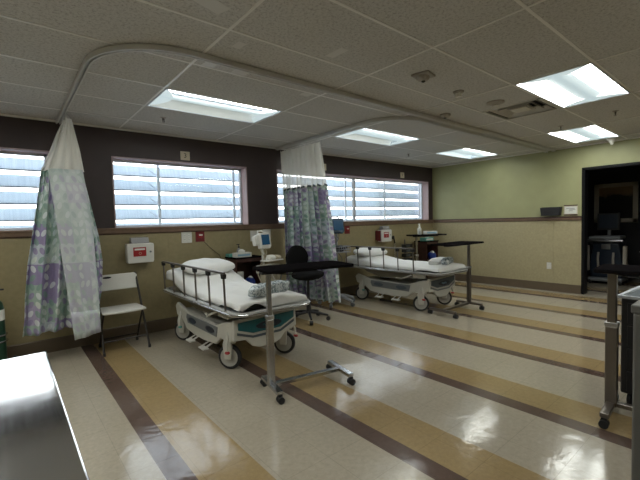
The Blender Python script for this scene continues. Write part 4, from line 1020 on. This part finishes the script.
# ------------------------------------------------------------------ foreground right: dark cart and steel cabinet
r = thing('supply_cart', 'dark cart with white rimmed top behind the overbed table at the right edge', 'cart', (3.3, .70, 0), -.04)
MB().box(0, .5, -.62, -.002, .09, .765).build('cart_body', 'black_plastic', r, bevel=.01)
mb = MB()
for q in ((-.02, .52, -.64, -.615), (-.02, .52, -.005, .02), (-.02, .005, -.615, -.005), (.495, .52, -.615, -.005)): mb.box(*q, .765, .785)
mb.build('top_rim', 'white_frame', r, bevel=.004); MB().box(.005, .495, -.615, -.005, .766, .772).build('top_surface', 'slate', r)
for k in range(4):
    d = MB().box(-.012, -.001, -.58, -.04, .11 + .16 * k, .255 + .16 * k).build('drawer', 'black_plastic', r, bevel=.004); MB().bar((-.025, -.45, .22 + .16 * k), (-.025, -.17, .22 + .16 * k), .012).build('drawer_handle', 'steel', d)
for x in (.06, .44):
    for y in (-.56, -.06): caster(r, x, y, .04)
r = thing('steel_cabinet', 'grey steel cabinet edge at the far right border of the photo', 'cabinet', (1.4, .268, 0), -.0)
MB().box(0, .6, -.7, 0, .06, 1.06).build('cabinet_body', 'cabinet_grey', r, bevel=.006); MB().box(-.008, .61, -.71, .004, 1.06, 1.085).build('top_panel', 'cabinet_grey', r, bevel=.004)
d = MB().box(-.012, 0, -.66, -.025, .1, 1.03).build('door', 'cabinet_grey', r, bevel=.004); MB().bar((-.03, -.6, .5), (-.03, -.6, .7), .012).build('door_handle', 'chrome', d)
MB().box(.03, .57, -.67, -.03, 0, .06).build('plinth', 'black_plastic', r)

# foreground left: stainless work table
r = thing('steel_table', 'brushed stainless steel work table in the lower left corner', 'table', (-.55, 1.30, 0), 0)
MB().box(-.75, .655, -.62, .60, .83, .85).build('table_top', 'brushed', r, bevel=.005)
mb = MB(); mb.box(-.75, .65, -.615, .595, .795, .83); mb.build('top_edge', 'steel', r, bevel=.003)
for x in (-.7, .58):
    for y in (-.56, .5): 
        l = MB().tube([(x, y, .08), (x, y, .80)], .02, 14).build('leg', 'steel', r, smooth=True); caster(l, x, y, .035)
MB().box(-.72, .60, -.58, .52, .25, .27).build('lower_shelf', 'steel', r, bevel=.004)

# oxygen cylinder
r = thing('oxygen_cylinder', 'dark green oxygen cylinder on a cart at the far left edge', 'gas cylinder', (-.13, 4.70, 0))
MB().lathe([(.07, .06), (.085, .075), (.085, .60), (.075, .66), (.045, .70), (.03, .71)], 28).build('cylinder_body', 'green_tank', r, smooth=True)
v = MB().lathe([(.022, .71), (.022, .76), (.014, .77), (.014, .80)], 14).build('valve', 'chrome', r, smooth=True); MB().tube([(0, 0, .78), (.05, 0, .785), (.09, 0, .785)], .008, 8).build('valve_handle', 'black_plastic', v)
MB().lathe([(.0865, .50), (.0865, .60)], 28).build('label_sleeve', 'paper', r, smooth=True)
mb = MB()
for z in (.30, .36): mb.tube([(.095 * math.cos(k * PI / 10), .095 * math.sin(k * PI / 10), z) for k in range(20)], .008, 8, closed=True)
mb.tube([(0, .11, .04), (0, .11, .95)], .01, 8); mb.build('cart_ring', 'chrome', r)
MB().box(-.12, .12, -.1, .14, .03, .055).build('cart_base', 'black_plastic', r, bevel=.005)
for s in (-1, 1): MB().lathe([(.05, -.012), (.05, .012)], 20, X=Matrix.Translation((s * .14, .12, .05)) @ Matrix.Rotation(PI / 2, 4, 'Y')).build('cart_wheel', 'rubber', r, smooth=True)
# floor lump by the cylinder: black foot control
r = thing('foot_switch', 'small black foot switch on the floor between cylinder and left curtain', 'foot switch', (.12, 4.9, 0)); MB().prism([(-.06, 0), (.06, 0), (.06, .05), (-.06, .03)], -.08, .08, 'x').build('pedal', 'black_plastic', r, bevel=.01)
MB().tube([(-.08, 0, .02), (-.2, .02, .008), (-.3, .05, .008)], .006, 6).build('cable', 'black_plastic', r)

# ------------------------------------------------------------------ world, camera
w = bpy.data.worlds.new('sky'); S.world = w; w.use_nodes = True; N = w.node_tree.nodes; L = w.node_tree.links
bg = N['Background']; tc = N.new('ShaderNodeTexCoord'); sp = N.new('ShaderNodeSeparateXYZ'); L.new(tc.outputs['Generated'], sp.inputs[0])
rp = N.new('ShaderNodeValToRGB'); e = rp.color_ramp.elements; e[0].position = 0; e[0].color = (1, .99, .97, 1); e[1].position = .7; e[1].color = (.84, .92, 1, 1)
L.new(sp.outputs[2], rp.inputs[0]); L.new(rp.outputs[0], bg.inputs[0]); bg.inputs[1].default_value = 3.6
for x0, x1 in WIN:
    la = bpy.data.lights.new('window_portal', 'AREA'); la.shape = 'RECTANGLE'; la.size = x1 - x0; la.size_y = Z1 - Z0; la.cycles.is_portal = True
    o = bpy.data.objects.new('window_portal', la); COL.objects.link(o); o.location = ((x0 + x1) / 2, YW + .24, (Z0 + Z1) / 2); o.rotation_euler = (-PI / 2, 0, 0)

f, yaw, p, rl_ = 380.06, .69036, -.047057, -.025429
fw = Vector((math.sin(yaw) * math.cos(p), math.cos(yaw) * math.cos(p), math.sin(p))); rt = Vector((math.cos(yaw), -math.sin(yaw), 0)); up = rt.cross(fw)
r2 = rt * math.cos(rl_) + up * math.sin(rl_); u2 = -rt * math.sin(rl_) + up * math.cos(rl_)
cam = bpy.data.cameras.new('camera'); co = bpy.data.objects.new('camera', cam); COL.objects.link(co)
cam.sensor_width = 36; cam.lens = f / 640 * 36; cam.clip_start = .05
Mx = Matrix((r2, u2, -fw)).transposed().to_4x4(); Mx.translation = (0, 0, 1.348); co.matrix_world = Mx
S.camera = co
vs_ = S.view_settings; vs_.view_transform = 'Standard'; vs_.look = 'None'; vs_.gamma = 1; vs_.use_curve_mapping = False; vs_.exposure = 1.12
S.cycles.use_denoising = True; S.cycles.max_bounces = 10; S.cycles.diffuse_bounces = 6; S.cycles.transparent_max_bounces = 16
S.cycles.sample_clamp_indirect = 6
